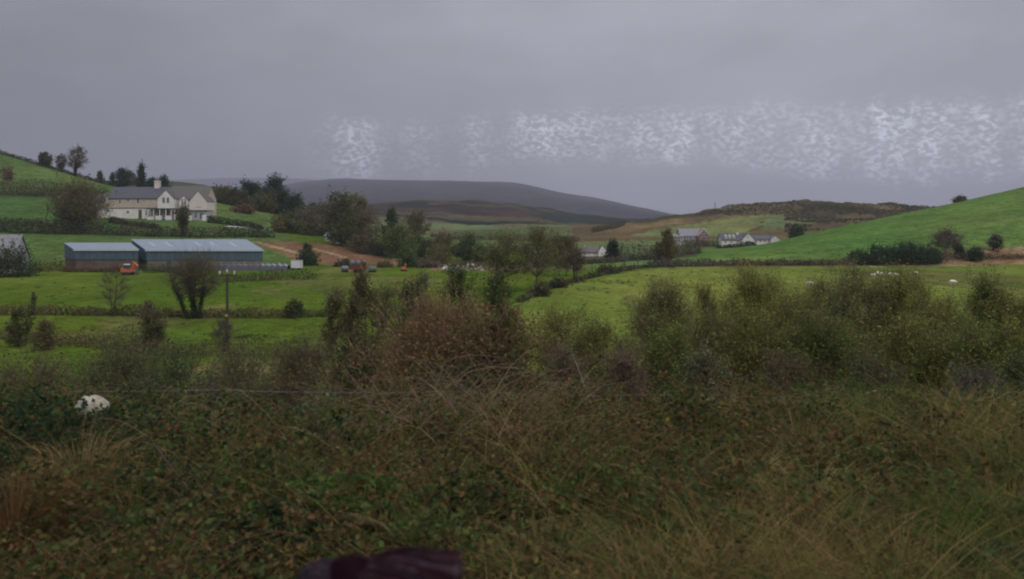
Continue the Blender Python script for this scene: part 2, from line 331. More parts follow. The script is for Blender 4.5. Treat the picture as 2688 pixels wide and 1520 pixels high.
crag = np.clip((YG - 480) / 120, 0, 1) * np.clip((860 - YG) / 80, 0, 1) * np.clip((PXU[None] - 1550) / 250, 0, 1)
ZG = ZG + crag * (5.0 * np.abs(fbm(XG * .035, YG * .03, 141, 4) - .5) * 2 + 3.0 * (fbm(XG * .12, YG * .09, 151, 3) - .5))
def zat(x, y):
    x = np.asarray(x, float); y = np.asarray(y, float); u = x / y
    fi = np.clip(np.interp(np.log(y), lg, np.arange(len(RY))), 0, len(RY) - 1.001); fj = np.clip(np.interp(u, U, np.arange(len(U))), 0, len(U) - 1.001)
    i = fi.astype(int); j = fj.astype(int); a = fi - i; b = fj - j
    return (ZG[i, j] * (1 - a) + ZG[i + 1, j] * a) * (1 - b) + (ZG[i, j + 1] * (1 - a) + ZG[i + 1, j + 1] * a) * b
def G(px, Y): x = wx(px, Y); return (float(x), float(Y), float(zat(x, Y)))
def Yrow(px, row, lo, hi):
    ys = np.geomspace(lo, hi, 800); r = HOR - zat(wx(px, ys), ys) / ys * F
    k = np.argmin(np.abs(r - row)); return float(ys[k])

def inpoly(px, py, poly):
    r = np.zeros(px.shape, bool); n = len(poly)
    for i in range(n):
        x0, y0 = poly[i]; x1, y1 = poly[(i + 1) % n]
        c = ((y0 > py) != (y1 > py)) & (px < (x1 - x0) * (py - y0) / (y1 - y0 + 1e-9) + x0); r ^= c
    return r
PXG = CX + F * XG / YG; RWG = HOR - ZG / YG * F
n1 = fbm(XG * .02, YG * .012, 21, 4); n2 = fbm(XG * .09, YG * .05, 31, 4); n3 = fbm(XG * .35, YG * .3, 41, 3)
CG = np.zeros(XG.shape + (3,))
def lay(mask, c1, c2, nz):
    t = np.clip((nz - .3) / .4, 0, 1)[..., None]; m = np.asarray(mask, float)[..., None]
    CG[:] = CG * (1 - m) + m * (np.array(c1) * (1 - t) + np.array(c2) * t)
FIELD1, FIELD2 = (.042, .076, .009), (.074, .098, .014)
lay(YG > 0, FIELD1, FIELD2, n1 * .6 + n2 * .4)
lay(YG < 16, (.030, .024, .013), (.045, .038, .018), n3)
lay(np.clip((60 + 26 * (n2 - .5) * 2 - YG) / 8, 0, 1) * (YG >= 16), (.055, .050, .020), (.095, .088, .030), n2)
lay((PXG > 1300) * np.clip((46 + 20 * (n2 - .5) * 2 - YG) / 6, 0, 1) * (YG >= 16), (.05, .045, .02), (.08, .075, .028), n2)
lay((PXG > 1300) & (YG > 50) & (YG < 207) & (PXG > 1362 + (YG - 112) * 4.4 - 8), (.078, .116, .019), (.118, .136, .028), n1 * .6 + n2 * .4)
worn = fbm(XG * .05, YG * .035, 201, 4)
lay((YG > 55) & (YG < 205) & (worn > .66), (.060, .076, .018), (.092, .096, .026), n2)
# right hand hill: cooler green; strip with faint mowing lines
lay((PXG > 1380) & (YG > 207) & (YG < 345), (.048, .104, .023), (.084, .120, .030), .5 * n1 + .5 * fbm(XG * .03, YG * .25 - XG * .03, 77, 3))
lay((PXG < 760) & (YG > 208) & (YG < 480), (.044, .082, .022), (.066, .096, .027), n1)
# bare strip beyond the barn, with paler dry edges
strip = inpoly(PXG, RWG, [(660, 634), (760, 634), (850, 640), (930, 654), (1000, 668), (1075, 690), (1075, 700), (980, 700), (860, 700), (790, 690), (735, 664), (690, 648)]) & (YG > 212) & (YG < 275)
lay(strip, (.105, .060, .034), (.130, .075, .042), n2)
lay(strip & (np.abs(RWG - (640 + (PXG - 690) * .27)) < 3.0) & (PXG < 800), (.19, .14, .075), (.22, .16, .09), n2)
lay(strip & (np.abs(RWG - (652 + (PXG - 820) * .27)) < 2.2) & (PXG > 800) & (PXG < 910), (.19, .14, .075), (.22, .16, .09), n2)
# dry ground along the far edge of the sheep field and the rushy margins
lay((PXG > 2280) & (YG > 199) & (YG < 216), (.14, .085, .045), (.19, .14, .07), n3)
lay((PXG > 1740) & (PXG <= 2280) & (YG > 203) & (YG < 210), (.075, .055, .03), (.10, .085, .04), n3)
lay((PXG > 1130) & (PXG < 1420) & (YG > 190) & (YG < 228), (.10, .07, .04), (.14, .095, .055), n3)
# rough brown scrub behind the green strip, valley floor, then the far hills
lay((PXG > 1380) & (PXG < 1830) & (YG > 236) & (YG < 330), (.050, .046, .030), (.075, .064, .040), n2)
lay((PXG > 760) & (YG >= 345) & (YG < 480), (.075, .078, .034), (.075, .110, .036), n1)
lay((PXG > 760) & (YG >= 480) & (YG < 1000), (.078, .072, .036), (.085, .110, .042), n1)
lay((YG > 420) & (YG < 860) & inpoly(PXG + 14 * (n2 - .5), RWG + 5 * (n2 - .5), [(1080, 650), (1130, 618), (1220, 606), (1400, 597), (1570, 589), (1530, 600), (1440, 622), (1380, 650)]), (.050, .066, .022), (.066, .080, .027), n1)
rocky = (PXG > 1500) & (YG > 430) & (YG < 900)
lay(rocky, (.062, .046, .024), (.125, .090, .042), fbm(XG * .02, YG * .02, 51, 5))
lay(rocky & inpoly(PXG + 40 * (n2 - .5), RWG + 12 * (n3 - .5), [(1640, 620), (1760, 598), (1900, 572), (2040, 563), (2100, 568), (2090, 580), (1990, 594), (1960, 612), (1800, 622)]), (.120, .125, .042), (.10, .125, .045), n1)
lay(rocky & inpoly(PXG + 40 * (n2 - .5), RWG + 12 * (n3 - .5), [(2030, 570), (2130, 566), (2200, 560), (2190, 580), (2060, 600), (1990, 604)]), (.070, .095, .040), (.085, .10, .045), n1)
lay(rocky & (fbm(XG * .018 + 5, YG * .012, 61, 5) > .54) & (RWG < 575 + 20 * n2), (.030, .028, .015), (.044, .038, .02), n2)
lay((PXG <= 760) & (YG >= 480) & (YG < 1000), (.040, .050, .026), (.055, .060, .03), n1)
moor = (YG >= 880) & (YG < 1800)
mn = fbm(XG * .014 + YG * .010 + 3, YG * .010, 71, 5); mk = fbm(XG * .008 + YG * .008, YG * .012, 81, 4); mq = fbm(XG * .007 + YG * .010 + 9, YG * .014, 91, 4)
lay(moor, (.018, .011, .010), (.046, .027, .020), mn)
lay(moor & (mk > .51), (.005, .010, .008), (.012, .018, .013), mn)
lay(moor & (mq > .58), (.044, .038, .019), (.060, .048, .024), mn)
lay(moor & inpoly(PXG, RWG, [(1380, 566), (1500, 548), (1600, 556), (1710, 566), (1640, 580), (1480, 586)]), (.012, .018, .014), (.018, .024, .018), mn)
lay(YG >= 1800, (.026, .026, .030), (.040, .037, .036), fbm(XG * .003, YG * .003, 101, 5))

def sheet(name, i0, i1, mat):
    V = np.stack([XG[i0:i1 + 1], YG[i0:i1 + 1], ZG[i0:i1 + 1]], -1).reshape(-1, 3); r, c = i1 - i0 + 1, len(U)
    i = np.arange(r - 1)[:, None] * c; j = np.arange(c - 1)[None]; Q = np.stack([i + j, i + j + 1, i + c + j + 1, i + c + j], -1).reshape(-1, 4)
    o = mesh_obj(name, V, Q, mat, col=CG[i0:i1 + 1].reshape(-1, 3), smooth=True); o['kind'] = 'structure'; return o
cut = [int(np.searchsorted(RY, y)) for y in (16, 207, 480, 960, 1850)]
sheet('ground', 0, cut[0], ground_mat('earth', 2.2, 9, .5))
sheet('field', cut[0], cut[1], ground_mat('pasture', .55, 2.6, .5))
sheet('hillside', cut[1], cut[2], ground_mat('hill_grass', .28, 1.2, .5))
sheet('far_hill', cut[2], cut[3], ground_mat('rough_hill', .12, .5, .7))
sheet('moor', cut[3], cut[4], ground_mat('heather', .05, .22, .8))
sheet('mountain', cut[4], len(RY) - 1, ground_mat('mountain_grass', .02, .1, .8))

# ------------------------------------------------------------------ buildings
SLATE = surf('slate', (.060, .060, .072), .7, .25, 3, .3, bump=.3, bscale=8)
SLATEB = surf('brown_slate', (.085, .076, .070), .75, .25, 3, .3, bump=.3, bscale=8)
SLATEP = surf('pale_slate', (.17, .16, .17), .7, .25, 2, .3, bump=.3, bscale=6)
CREAM = surf('cream_render', (.40, .32, .255), .9, .14, .6, .1)
WHITE = surf('white_render', (.56, .53, .48), .9, .14, .6, .1)
PINKW = surf('pale_render', (.52, .46, .41), .9, .08, .6, .1)
STONEG = surf('grey_render', (.30, .29, .30), .9, .2, 1, .1)
BRICK = surf('brick', (.20, .11, .085), .9, .25, 6, .1)
GLASS = surf('dark_glass', (.035, .04, .048), .15, .2, 1, .6)
FRAME = surf('window_frame', (.55, .54, .52), .6, .05, 3, .3)
BAND = surf('dark_trim', (.10, .07, .06), .8, .2, 4, .2)
CLAD = surf('blue_cladding', (.056, .088, .112), .55, .34, .5, .35, stretch=(6, 6, .2))
TIN = surf('tin_roof', (.14, .172, .205), .55, .16, .5, .4, stretch=(5, .3, 1))
TINL = surf('roof_light', (.19, .22, .235), .4, .1, 2, .4)
BLOCK = surf('concrete_block', (.16, .13, .108), .95, .3, .7, .05, rgb2=(.21, .175, .14))
BLOCKR = surf('rusty_block', (.10, .075, .062), .95, .3, .6, .05, rgb2=(.15, .11, .09))
def part(mb, name, mat, parent, **k): return mb.build(name, mat, parent, **k)
def window(parent, x0, x1, z0, z1, y, cols=2, name='window'):
    """frame standing 5 cm proud of a wall that faces the camera, pane as a sub-part"""
    t = min(.12, (x1 - x0) * .16); f = MB()
    f.box(x0, x0 + t, y - .05, y, z0, z1).box(x1 - t, x1, y - .05, y, z0, z1)
    f.box(x0 + t, x1 - t, y - .05, y, z0, z0 + t).box(x0 + t, x1 - t, y - .05, y, z1 - t, z1)
    for i in range(1, cols):
        xm = x0 + (x1 - x0) * i / cols; f.box(xm - t * .35, xm + t * .35, y - .045, y, z0 + t, z1 - t)
    o = part(f, name, FRAME, parent)
    part(MB().box(x0 + t * .5, x1 - t * .5, y - .025, y - .004, z0 + t * .5, z1 - t * .5), 'pane', GLASS, o)
    return o

# large cream house on the left slope
K = 7.28; hx, hy, hz = G(405, 292); hz = wz(572, 292)
house = thing('guest_house', 'large cream and white gabled guest house with long slate roof on the left slope', 'house', (hx, hy, hz))
def HX(px): return (px - 405) / K
def HZ(r): return (572 - r) / K
wall = MB().gable_x(HX(286), HX(438), 0, 8.5, HZ(546), HZ(519), HZ(490)); part(wall, 'upper_wall', CREAM, house)
part(MB().box(HX(286), HX(470), 0.05, 8.4, -1.6, HZ(546) - .004), 'lower_wall', WHITE, house)
part(MB().box(HX(286), HX(430), -.08, .04, HZ(547), HZ(545.2)), 'string_course', BAND, house)
part(MB().roof_x(HX(286), HX(440), 0, 8.5, HZ(519), HZ(490)), 'roof', SLATE, house)
part(MB().gable_x(HX(246), HX(284), 1.0, 8, HZ(548), HZ(529), HZ(508)), 'annex_wall', CREAM, house)
part(MB().box(HX(250), HX(285.5), 1.1, 8, -1.5, HZ(548) - .004), 'annex_base', WHITE, house)
part(MB().roof_x(HX(246), HX(283), 1.0, 8, HZ(529), HZ(508)), 'annex_roof', SLATE, house)
part(MB().gable_y(HX(275), HX(287), -.15, 4, HZ(548), HZ(526), HZ(510)), 'small_gable', CREAM, house)
part(MB().roof_y(HX(275), HX(287), -.15, 4, HZ(526), HZ(510), .12, .12), 'small_gable_roof', SLATE, house)
part(MB().gable_x(HX(441), HX(544), -.5, 9.5, -1.6, HZ(521), HZ(487)), 'main_wall', CREAM, house)
part(MB().roof_x(HX(442), HX(544), -.5, 9.5, HZ(521), HZ(487)), 'main_roof', SLATEB, house)
ga = part(MB().gable_y(HX(424), HX(467), -3.2, 3.4, HZ(547), HZ(522), HZ(500)), 'front_gable', WHITE, house)
part(MB().roof_y(HX(424), HX(467), -3.2, 3.4, HZ(522), HZ(500), .16, .12), 'front_gable_roof', SLATE, house)
part(MB().gable_y(HX(508), HX(554), -3.6, 3.8, HZ(552), HZ(529), HZ(502)), 'end_gable', PINKW, house)
part(MB().roof_y(HX(508), HX(554), -3.6, 3.8, HZ(529), HZ(502), .16, .12), 'end_gable_roof', SLATEB, house)
part(MB().gable_y(HX(476), HX(499), -1.6, 3, HZ(548), HZ(526), HZ(514)), 'dormer', WHITE, house)
part(MB().roof_y(HX(476), HX(499), -1.6, 3, HZ(526), HZ(514), .12, .12), 'dormer_roof', SLATEB, house)
ch = part(MB().box(HX(394), HX(406), 3.4, 5.2, HZ(493), HZ(474)).box(HX(393), HX(407), 3.25, 5.35, HZ(474), HZ(472)), 'chimney', PINKW, house)
pots = MB()
for x in (396.5, 400, 403.5): pots.tube([(HX(x), 4.3, HZ(472)), (HX(x), 4.3, HZ(468))], .2, 8)
part(pots, 'chimney_pots', BRICK, ch)
for px, r0, r1, wdt in ((314, 522, 535, 7), (336, 521, 531, 7), (362, 521, 534, 8), (378, 524, 532, 5)): window(house, HX(px - wdt / 2), HX(px + wdt / 2), HZ(r1), HZ(r0), -.0)
for px, r0, r1, wdt in ((335, 552, 561, 8), (295, 552, 556, 4), (384, 550, 566, 6)): window(house, HX(px - wdt / 2), HX(px + wdt / 2), HZ(r1), HZ(r0), .05, 2)
part(MB().box(HX(363), HX(372), -.03, .05, -.4, HZ(550)), 'door', BAND, house)
window(house, HX(436), HX(444), HZ(534), HZ(518), -3.2, 2); window(house, HX(447), HX(455), HZ(534), HZ(518), -3.2, 2)
window(house, HX(481), HX(487), HZ(545), HZ(521), -1.6, 2); window(house, HX(489), HX(495), HZ(545), HZ(521), -1.6, 2)
part(MB().box(HX(526), HX(540), -3.63, -3.6, HZ(545), HZ(543.8)), 'gable_sill', BAND, house)
ver = MB()          # deep open porch under the gables
for x in (396, 412, 428, 444, 458, 467): ver.box(HX(x), HX(x + 2), -3.1, -2.85, -1.0, HZ(548))
part(ver, 'porch_posts', WHITE, house)
part(MB().box(HX(394), HX(470), -3.3, 0, HZ(549.4), HZ(547.1)), 'porch_roof', SLATE, house)
for a_, b_, c_ in ((418, 434, .75), (446, 458, .75), (396, 411, .35)): part(MB().box(HX(a_), HX(b_), -3.06, -2.9, -.7, c_), 'parapet', WHITE, house)
for a, b in ((399, 407), (414, 424), (432, 442), (449, 456)): window(house, HX(a), HX(b), .5, 2.7, .05, 2)
part(MB().box(HX(512), HX(552), -2.8, 3, -1.9, HZ(552) - .004), 'end_base', STONEG, house)
part(MB().box(HX(500), HX(514), -3.4, -3.1, -1.6, .8), 'garden_wall', WHITE, house); part(MB().box(HX(541), HX(552), -3.5, -3.2, -2.0, 1.1), 'garden_wall', WHITE, house)
window(house, HX(518), HX(528), -.2, 2.1, -2.8, 3); window(house, HX(532), HX(546), -.6, 2.0, -2.8, 3)
part(MB().box(HX(388), HX(470), -5.2, -3.3, -2.4, -.95), 'terrace', STONEG, house)

def barn(name, label, pxl, pxr, Y, r_eave, r_clad, pxbl, pxbr, Yb, r_back, block):
    xl, xr = wx(pxl, Y), wx(pxr, Y); bl, br_ = wx(pxbl, Yb), wx(pxbr, Yb); ze = wz(r_eave, Y); zc = wz(r_clad, Y); zb = wz(r_back, Yb)
    gz = float(min(zat(xl, Y), zat(xr, Y))) - .6
    t = thing(name, label, 'barn', (xl, Y, gz)); O = np.array([xl, Y, gz])
    def q(x, y, z): return tuple(np.array([x, y, z]) - O)
    ft, fb = [q(xl, Y, ze), q(xr, Y, ze)], [q(bl, Yb, zb), q(br_, Yb, zb)]
    c = MB(); c.add([q(xl, Y, zc), q(xr, Y, zc), q(br_, Yb, zc), q(bl, Yb, zc), *ft, fb[1], fb[0]], [(0, 1, 5, 4), (1, 2, 6, 5), (2, 3, 7, 6), (3, 0, 4, 7), (0, 3, 2, 1)])
    n = int((xr - xl) / 1.0)                       # profiled sheet: ribs down the front
    for i in range(n):
        x = xl + (i + .5) * (xr - xl) / n; c.add([q(x - .09, Y - .06, zc + .02), q(x + .09, Y - .06, zc + .02), q(x + .09, Y - .06, ze - .05), q(x - .09, Y - .06, ze - .05), q(x - .13, Y, zc + .02), q(x + .13, Y, zc + .02), q(x + .13, Y, ze - .05), q(x - .13, Y, ze - .05)], [(0, 1, 2, 3), (0, 3, 7, 4), (1, 5, 6, 2)])
    part(c, 'cladding', CLAD, t)
    b = MB(); b.hexa([q(xl + .15, Y + .15, gz - .2), q(xr - .1, Y + .15, gz - .2), q(br_ - .1, Yb, gz - .2), q(bl + .15, Yb, gz - .2), q(xl + .15, Y + .15, zc - .01), q(xr - .1, Y + .15, zc - .01), q(br_ - .1, Yb, zc - .01), q(bl + .15, Yb, zc - .01)])
    part(b, 'block_wall', block, t)
    e = .3; r = MB(); d = np.array([bl - xl, Yb - Y, zb - ze]); d = d / np.linalg.norm(d) * e
    A, B_, C_, D_ = [np.array(p) + (0, 0, .14) for p in (ft[0], ft[1], fb[1], fb[0])]
    r.slab(tuple(A - d + (-.2, 0, 0)), tuple(B_ - d + (.2, 0, 0)), tuple(C_ + d * .3 + (.2, 0, 0)), tuple(D_ + d * .3 + (-.2, 0, 0)), .12); rf = part(r, 'roof', TIN, t)
    part(MB().box(ft[0][0] - .2, ft[1][0] + .2, -.36, -.24, ft[0][2] - .14, ft[0][2] + .02), 'gutter', FRAME, t)
    return t, rf, (A, B_, C_, D_), (q, xl, xr, Y, zc, ze)
b1, rf1, quad1, fr1 = barn('metal_barn', 'long blue grey metal barn with pale tin roof on a block wall', 384, 690, 190, 657.5, 683, 346, 645, 203.5, 629.5, BLOCK)
A, B_, C_, D_ = quad1
for u, v0 in ((.10, .3), (.24, .3), (.5, .35), (.63, .35), (.8, .3)):
    P = lambda s, t_: A + (B_ - A) * s + (D_ - A) * t_ + (C_ - D_ - B_ + A) * s * t_ + np.array([0, 0, .02])
    part(MB().slab(tuple(P(u, v0)), tuple(P(u + .035, v0)), tuple(P(u + .035, .72)), tuple(P(u, .72)), .02), 'roof_light', TINL, rf1)
q, xl, xr, Y, zc, ze = fr1
for u in (.17, .45): part(MB().hexa([q(xl + (xr - xl) * u, Y - .1, zc - 2.4), q(xl + (xr - xl) * u + 1.2, Y - .1, zc - 2.4), q(xl + (xr - xl) * u + 1.2, Y + .1, zc - 2.4), q(xl + (xr - xl) * u, Y + .1, zc - 2.4), q(xl + (xr - xl) * u, Y - .1, zc - .2), q(xl + (xr - xl) * u + 1.2, Y - .1, zc - .2), q(xl + (xr - xl) * u + 1.2, Y + .1, zc - .2), q(xl + (xr - xl) * u, Y + .1, zc - .2)]), 'door', SLATE, b1)
part(MB().tube([q(xl + (xr - xl) * .46, Y - .2, ze - .1), q(xl + (xr - xl) * .46, Y - .2, ze - 1.1)], .16, 6), 'vent_box', BRICK, b1)
b2 = barn('metal_barn', 'smaller lower blue grey barn at the left end of the long barn', 196, 363, 189, 656.5, 681, 169, 341, 198.5, 638.5, BLOCKR)

s = G(10, 182); t = thing('slate_cottage', 'pale purple grey slate roof of a building among bushes at the left edge', 'house', (s[0], s[1], s[2]), .2)
part(MB().gable_x(-6.2, 3.6, -4.4, 4.4, -1, 3.4, 8.4), 'wall', STONEG, t); part(MB().roof_x(-6.2, 3.6, -4.4, 4.4, 3.4, 8.4), 'roof', SLATEP, t)
window(t, -1, .2, .8, 2.0, -4.4)

# white bungalow with dormers on the right
bx, by, bz = wx(1968, 362), 362.0, wz(641.5, 362); Kb = 2110 / 362
bung = thing('bungalow', 'long white bungalow with roof dormers on the right beyond the green hill', 'house', (bx, by, bz))
def BX(p): return (p - 1968) / Kb
def BZ(r): return (643 - r) / Kb
part(MB().gable_x(BX(1895), BX(1950), 0, 7, -2, BZ(631), BZ(616)), 'main_wall', WHITE, bung)
mr = part(MB().roof_x(BX(1895), BX(1950), 0, 7, BZ(631), BZ(616)), 'main_roof', SLATE, bung)
part(MB().gable_y(BX(1945), BX(1976), -2.2, 4, -2, BZ(630), BZ(614)), 'front_gable', WHITE, bung); part(MB().roof_y(BX(1945), BX(1976), -2.2, 4, BZ(630), BZ(614), .15, .15), 'front_gable_roof', SLATE, bung)
part(MB().gable_x(BX(1976.5), BX(2022), 0, 6.5, -2, BZ(630), BZ(620)), 'wing_wall', WHITE, bung); part(MB().roof_x(BX(1976.5), BX(2022), 0, 6.5, BZ(630), BZ(620)), 'wing_roof', SLATE, bung)
part(MB().gable_y(BX(2020), BX(2044), -1.6, 4, -2, BZ(629), BZ(620)), 'garage_gable', WHITE, bung); part(MB().roof_y(BX(2020), BX(2044), -1.6, 4, BZ(629), BZ(620), .15, .15), 'garage_gable_roof', SLATE, bung)
part(MB().box(BX(1938), BX(1943), 2.6, 4.2, BZ(618), BZ(612)), 'chimney', WHITE, bung)
for p in (1907, 1917.5, 1928): 
    d = part(MB().gable_y(BX(p - 2.6), BX(p + 2.6), .5, 3.2, BZ(629), BZ(621), BZ(617.5)), 'dormer', WHITE, bung); window(d, BX(p - 1.5), BX(p + 1.5), BZ(627), BZ(621.5), .5, 2)
for p in (1904, 1920, 1935): window(bung, BX(p - 2.5), BX(p + 2.5), BZ(640), BZ(634), 0, 2)
window(bung, BX(1953), BX(1968), BZ(641), BZ(633), -2.2, 3); window(bung, BX(1957), BX(1962), BZ(627), BZ(622), -2.2, 2)
for p in (1984, 1996, 2008): window(bung, BX(p - 3), BX(p + 3), BZ(637), BZ(632), 0, 2)

gx, gy, gz = wx(1815, 378), 378.0, wz(633, 378); Kg = 2110 / 378
gh = thing('grey_house', 'grey slate roofed house with white trimmed brick gable left of the bungalow', 'house', (gx, gy, gz))
def GX(p): return (p - 1815) / Kg
def GZ(r): return (633 - r) / Kg
part(MB().gable_x(GX(1786), GX(1846), 0, 8, -2, GZ(619), GZ(601)), 'wall', STONEG, gh); part(MB().roof_x(GX(1786), GX(1846), 0, 8, GZ(619), GZ(601)), 'roof', SLATEP, gh)
part(MB().gable_y(GX(1829), GX(1858), -2.5, 5, -2, GZ(618), GZ(601)), 'front_gable', BRICK, gh)
for sg in (-1, 1):
    xm = GX(1843.5); hw = GX(1859.5) - xm; part(MB().hexa([(xm + sg * hw, -2.75, GZ(619.5)), (xm + sg * hw, -2.52, GZ(619.5)), (xm, -2.52, GZ(601)), (xm, -2.75, GZ(601)), (xm + sg * hw, -2.75, GZ(617)), (xm + sg * hw, -2.52, GZ(617)), (xm, -2.52, GZ(598.6)), (xm, -2.75, GZ(598.6))]), 'bargeboard', WHITE, gh)
part(MB().box(GX(1768), GX(1790), -1, 5, -2, GZ(622)), 'side_wall', STONEG, gh); part(MB().slab((GX(1767), -1.4, GZ(621.5)), (GX(1790.5), -1.4, GZ(621.5)), (GX(1790.5), 5, GZ(614)), (GX(1767), 5, GZ(614)), .2), 'side_roof', SLATEP, gh)
for p in (1798, 1812): window(gh, GX(p - 3.5), GX(p + 3.5), GZ(629), GZ(622), 0, 2)
window(gh, GX(1839), GX(1848), GZ(615), GZ(608), -2.5, 2); window(gh, GX(1837), GX(1852), GZ(629), GZ(622), -2.5, 3)

cx, cy, cz = wx(1558, 300), 300.0, wz(673, 300); Kc = 2110 / 300
cot = thing('white_cottage', 'small white gabled cottage beside a dark conifer in the valley', 'house', (cx, cy, cz))
def QX(p): return (p - 1558) / Kc
def QZ(r): return (673 - r) / Kc
part(MB().gable_x(QX(1528), QX(1572), 0, 6, -1.2, QZ(662), QZ(648)), 'wall', WHITE, cot); part(MB().roof_x(QX(1528), QX(1572), 0, 6, QZ(662), QZ(648)), 'roof', SLATEB, cot)
part(MB().gable_y(QX(1570), QX(1590), -1.5, 5.5, -1.2, QZ(658), QZ(644)), 'gable_end', WHITE, cot); part(MB().roof_y(QX(1570), QX(1590), -1.5, 5.5, QZ(658), QZ(644), .12, .1), 'gable_roof', SLATE, cot)
part(MB().box(QX(1536), QX(1539), 2.3, 3.6, QZ(650), QZ(645)), 'chimney', WHITE, cot)
for p in (1536, 1547, 1560): window(cot, QX(p - 2.2), QX(p + 2.2), QZ(670), QZ(664.5), 0, 2)
window(cot, QX(1576), QX(1582), QZ(669), QZ(663), -1.5, 2)

def far_house(px, row, Y, wpx, hpx, label, wallm, roofm, rz=0):
    k = 2110 / Y; hw = wpx / k / 2; hh = hpx / k
    t = thing('white_house', label, 'house', (wx(px, Y), Y, wz(row, Y)), rz)
    part(MB().gable_x(-hw, hw, 0, 6, -3, hh * .6, hh), 'wall', wallm, t); part(MB().roof_x(-hw, hw, 0, 6, hh * .6, hh), 'roof', roofm, t)
    for q_ in (-.5, .4): window(t, hw * q_ - .6, hw * q_ + .6, hh * .12, hh * .5, 0)
far_house(1270, 611, 720, 13, 12, 'tiny white farmhouse far off at the foot of the moor', WHITE, SLATE, .4)
far_house(873, 632, 275, 40, 20, 'pale house half hidden behind the tall dark tree', WHITE, SLATEP)
far_house(962, 628, 285, 30, 16, 'pale blue grey house glimpsed among the trees right of the tall dark tree', STONEG, SLATEP)

# ------------------------------------------------------------------ farm machines and stores
ORANGE = surf('orange_paint', (.40, .095, .03), .55, .2, 1.2, .35); TYRE = surf('black_rubber', (.016, .016, .017), .85, .2, 5, .2)
STEEL = surf('worn_steel', (.09, .085, .08), .5, .3, 3, .5); WPAINT = surf('white_paint', (.50, .49, .48), .6, .08, 1, .3)
REDP = surf('faded_red_paint', (.15, .028, .018), .65, .3, 1.5, .3); WRAP = surf('black_wrap', (.028, .029, .033), .35, .3, 1.5, .45); GWRAP = surf('grey_wrap', (.08, .085, .10), .4, .3, 1.5, .4)
PLASTIC = surf('grey_sheet', (.12, .13, .15), .45, .35, .5, .4)
Yx = Yrow(338, 722, 150, 204); ex = G(338, Yx)
ext = thing('excavator', 'orange excavator with pale cab roof parked in front of the small barn', 'excavator', ex, -.25); ext.scale = (.80,) * 3
for sy in (-1.05, 1.05):
    tr = MB(); pts = [(-1.5, .35), (-1.2, .06), (1.2, .06), (1.5, .35), (1.2, .68), (-1.2, .68)]
    V = [(x, sy - .25, z) for x, z in pts] + [(x, sy + .25, z) for x, z in pts]
    tr.add(V, [tuple(range(6)), tuple(range(11, 5, -1))] + [(i, i + 6, (i + 1) % 6 + 6, (i + 1) % 6) for i in range(6)]); part(tr, 'track', TYRE, ext)
part(MB().hexa([(-1.75, -1.15, .85), (1.25, -1.15, .85), (1.25, 1.15, .85), (-1.75, 1.15, .85), (-1.7, -1.1, 1.9), (1.2, -1.1, 1.55), (1.2, 1.1, 1.55), (-1.7, 1.1, 1.9)]).box(-.6, .6, -.6, .6, .6, .86), 'body', ORANGE, ext)
cab = part(MB().hexa([(-.75, -1.1, 1.72), (.75, -1.1, 1.6), (.75, -.1, 1.6), (-.75, -.1, 1.72), (-.7, -1.05, 2.78), (.55, -1.05, 2.78), (.55, -.15, 2.78), (-.7, -.15, 2.78)]), 'cab', GLASS, ext)
part(MB().hexa([(-.78, -1.14, 2.79), (.64, -1.14, 2.79), (.64, -.06, 2.79), (-.78, -.06, 2.79), (-.7, -1.06, 3.0), (.56, -1.06, 3.0), (.56, -.14, 3.0), (-.7, -.14, 3.0)]), 'roof', WPAINT, cab)
part(MB().hexa([(.6, .2, 1.4), (1.2, .2, 1.2), (1.2, .62, 1.2), (.6, .62, 1.4), (1.05, .2, 3.5), (1.6, .2, 3.3), (1.6, .62, 3.3), (1.05, .62, 3.5)]).hexa([(1.1, .22, 3.1), (1.3, .22, 3.5), (1.3, .6, 3.5), (1.1, .6, 3.1), (2.55, .22, 2.15), (2.75, .22, 2.5), (2.75, .6, 2.5), (2.55, .6, 2.15)]), 'boom', ORANGE, ext)
part(MB().hexa([(2.4, .25, 2.4), (2.75, .25, 2.4), (2.75, .57, 2.4), (2.4, .57, 2.4), (2.1, .27, .9), (2.4, .27, .9), (2.4, .55, .9), (2.1, .55, .9)]), 'dipper', STEEL, ext)
part(MB().hexa([(1.7, -.05, .2), (2.5, -.05, .1), (2.5, .87, .1), (1.7, .87, .2), (1.95, -.05, 1.0), (2.6, -.05, 1.05), (2.6, .87, 1.05), (1.95, .87, 1.0)]), 'bucket', STEEL, ext)

def bale(name, label, loc, r, l, mat, ax, group):
    d = np.array([math.cos(ax), math.sin(ax), 0]) * l / 2
    rr = [r * .86, r * .97, r, r * 1.01, r, r * .97, r * .86]; ts = [-1, -.94, -.8, 0, .8, .94, 1]
    o = MB().tube([d * t_ for t_ in ts], rr, 16).build(name, mat, smooth=True); o.location = loc
    return tag(o, label, 'bale', group)
Yt = Yrow(940, 716, 160, 204); tx = G(940, Yt)
trl = thing('farm_trailer', 'faded red farm trailer loaded with wrapped bales at the far field edge', 'trailer', tx, .1)
part(MB().hexa([(-1.9, -1.05, .75), (1.9, -1.05, .75), (1.9, 1.05, .75), (-1.9, 1.05, .75), (-2.05, -1.15, 1.5), (2.05, -1.15, 1.5), (2.05, 1.15, 1.5), (-2.05, 1.15, 1.5)]), 'bed', REDP, trl)
part(MB().tube([(1.9, 0, .8), (3.1, 0, .55)], .07, 6), 'drawbar', STEEL, trl)
for xx in (-.55, .55):
    for yy in (-1.2, 1.0): part(MB().tube([(xx, yy, .45), (xx, yy + .25, .45)], .45, 14), 'wheel', TYRE, trl)
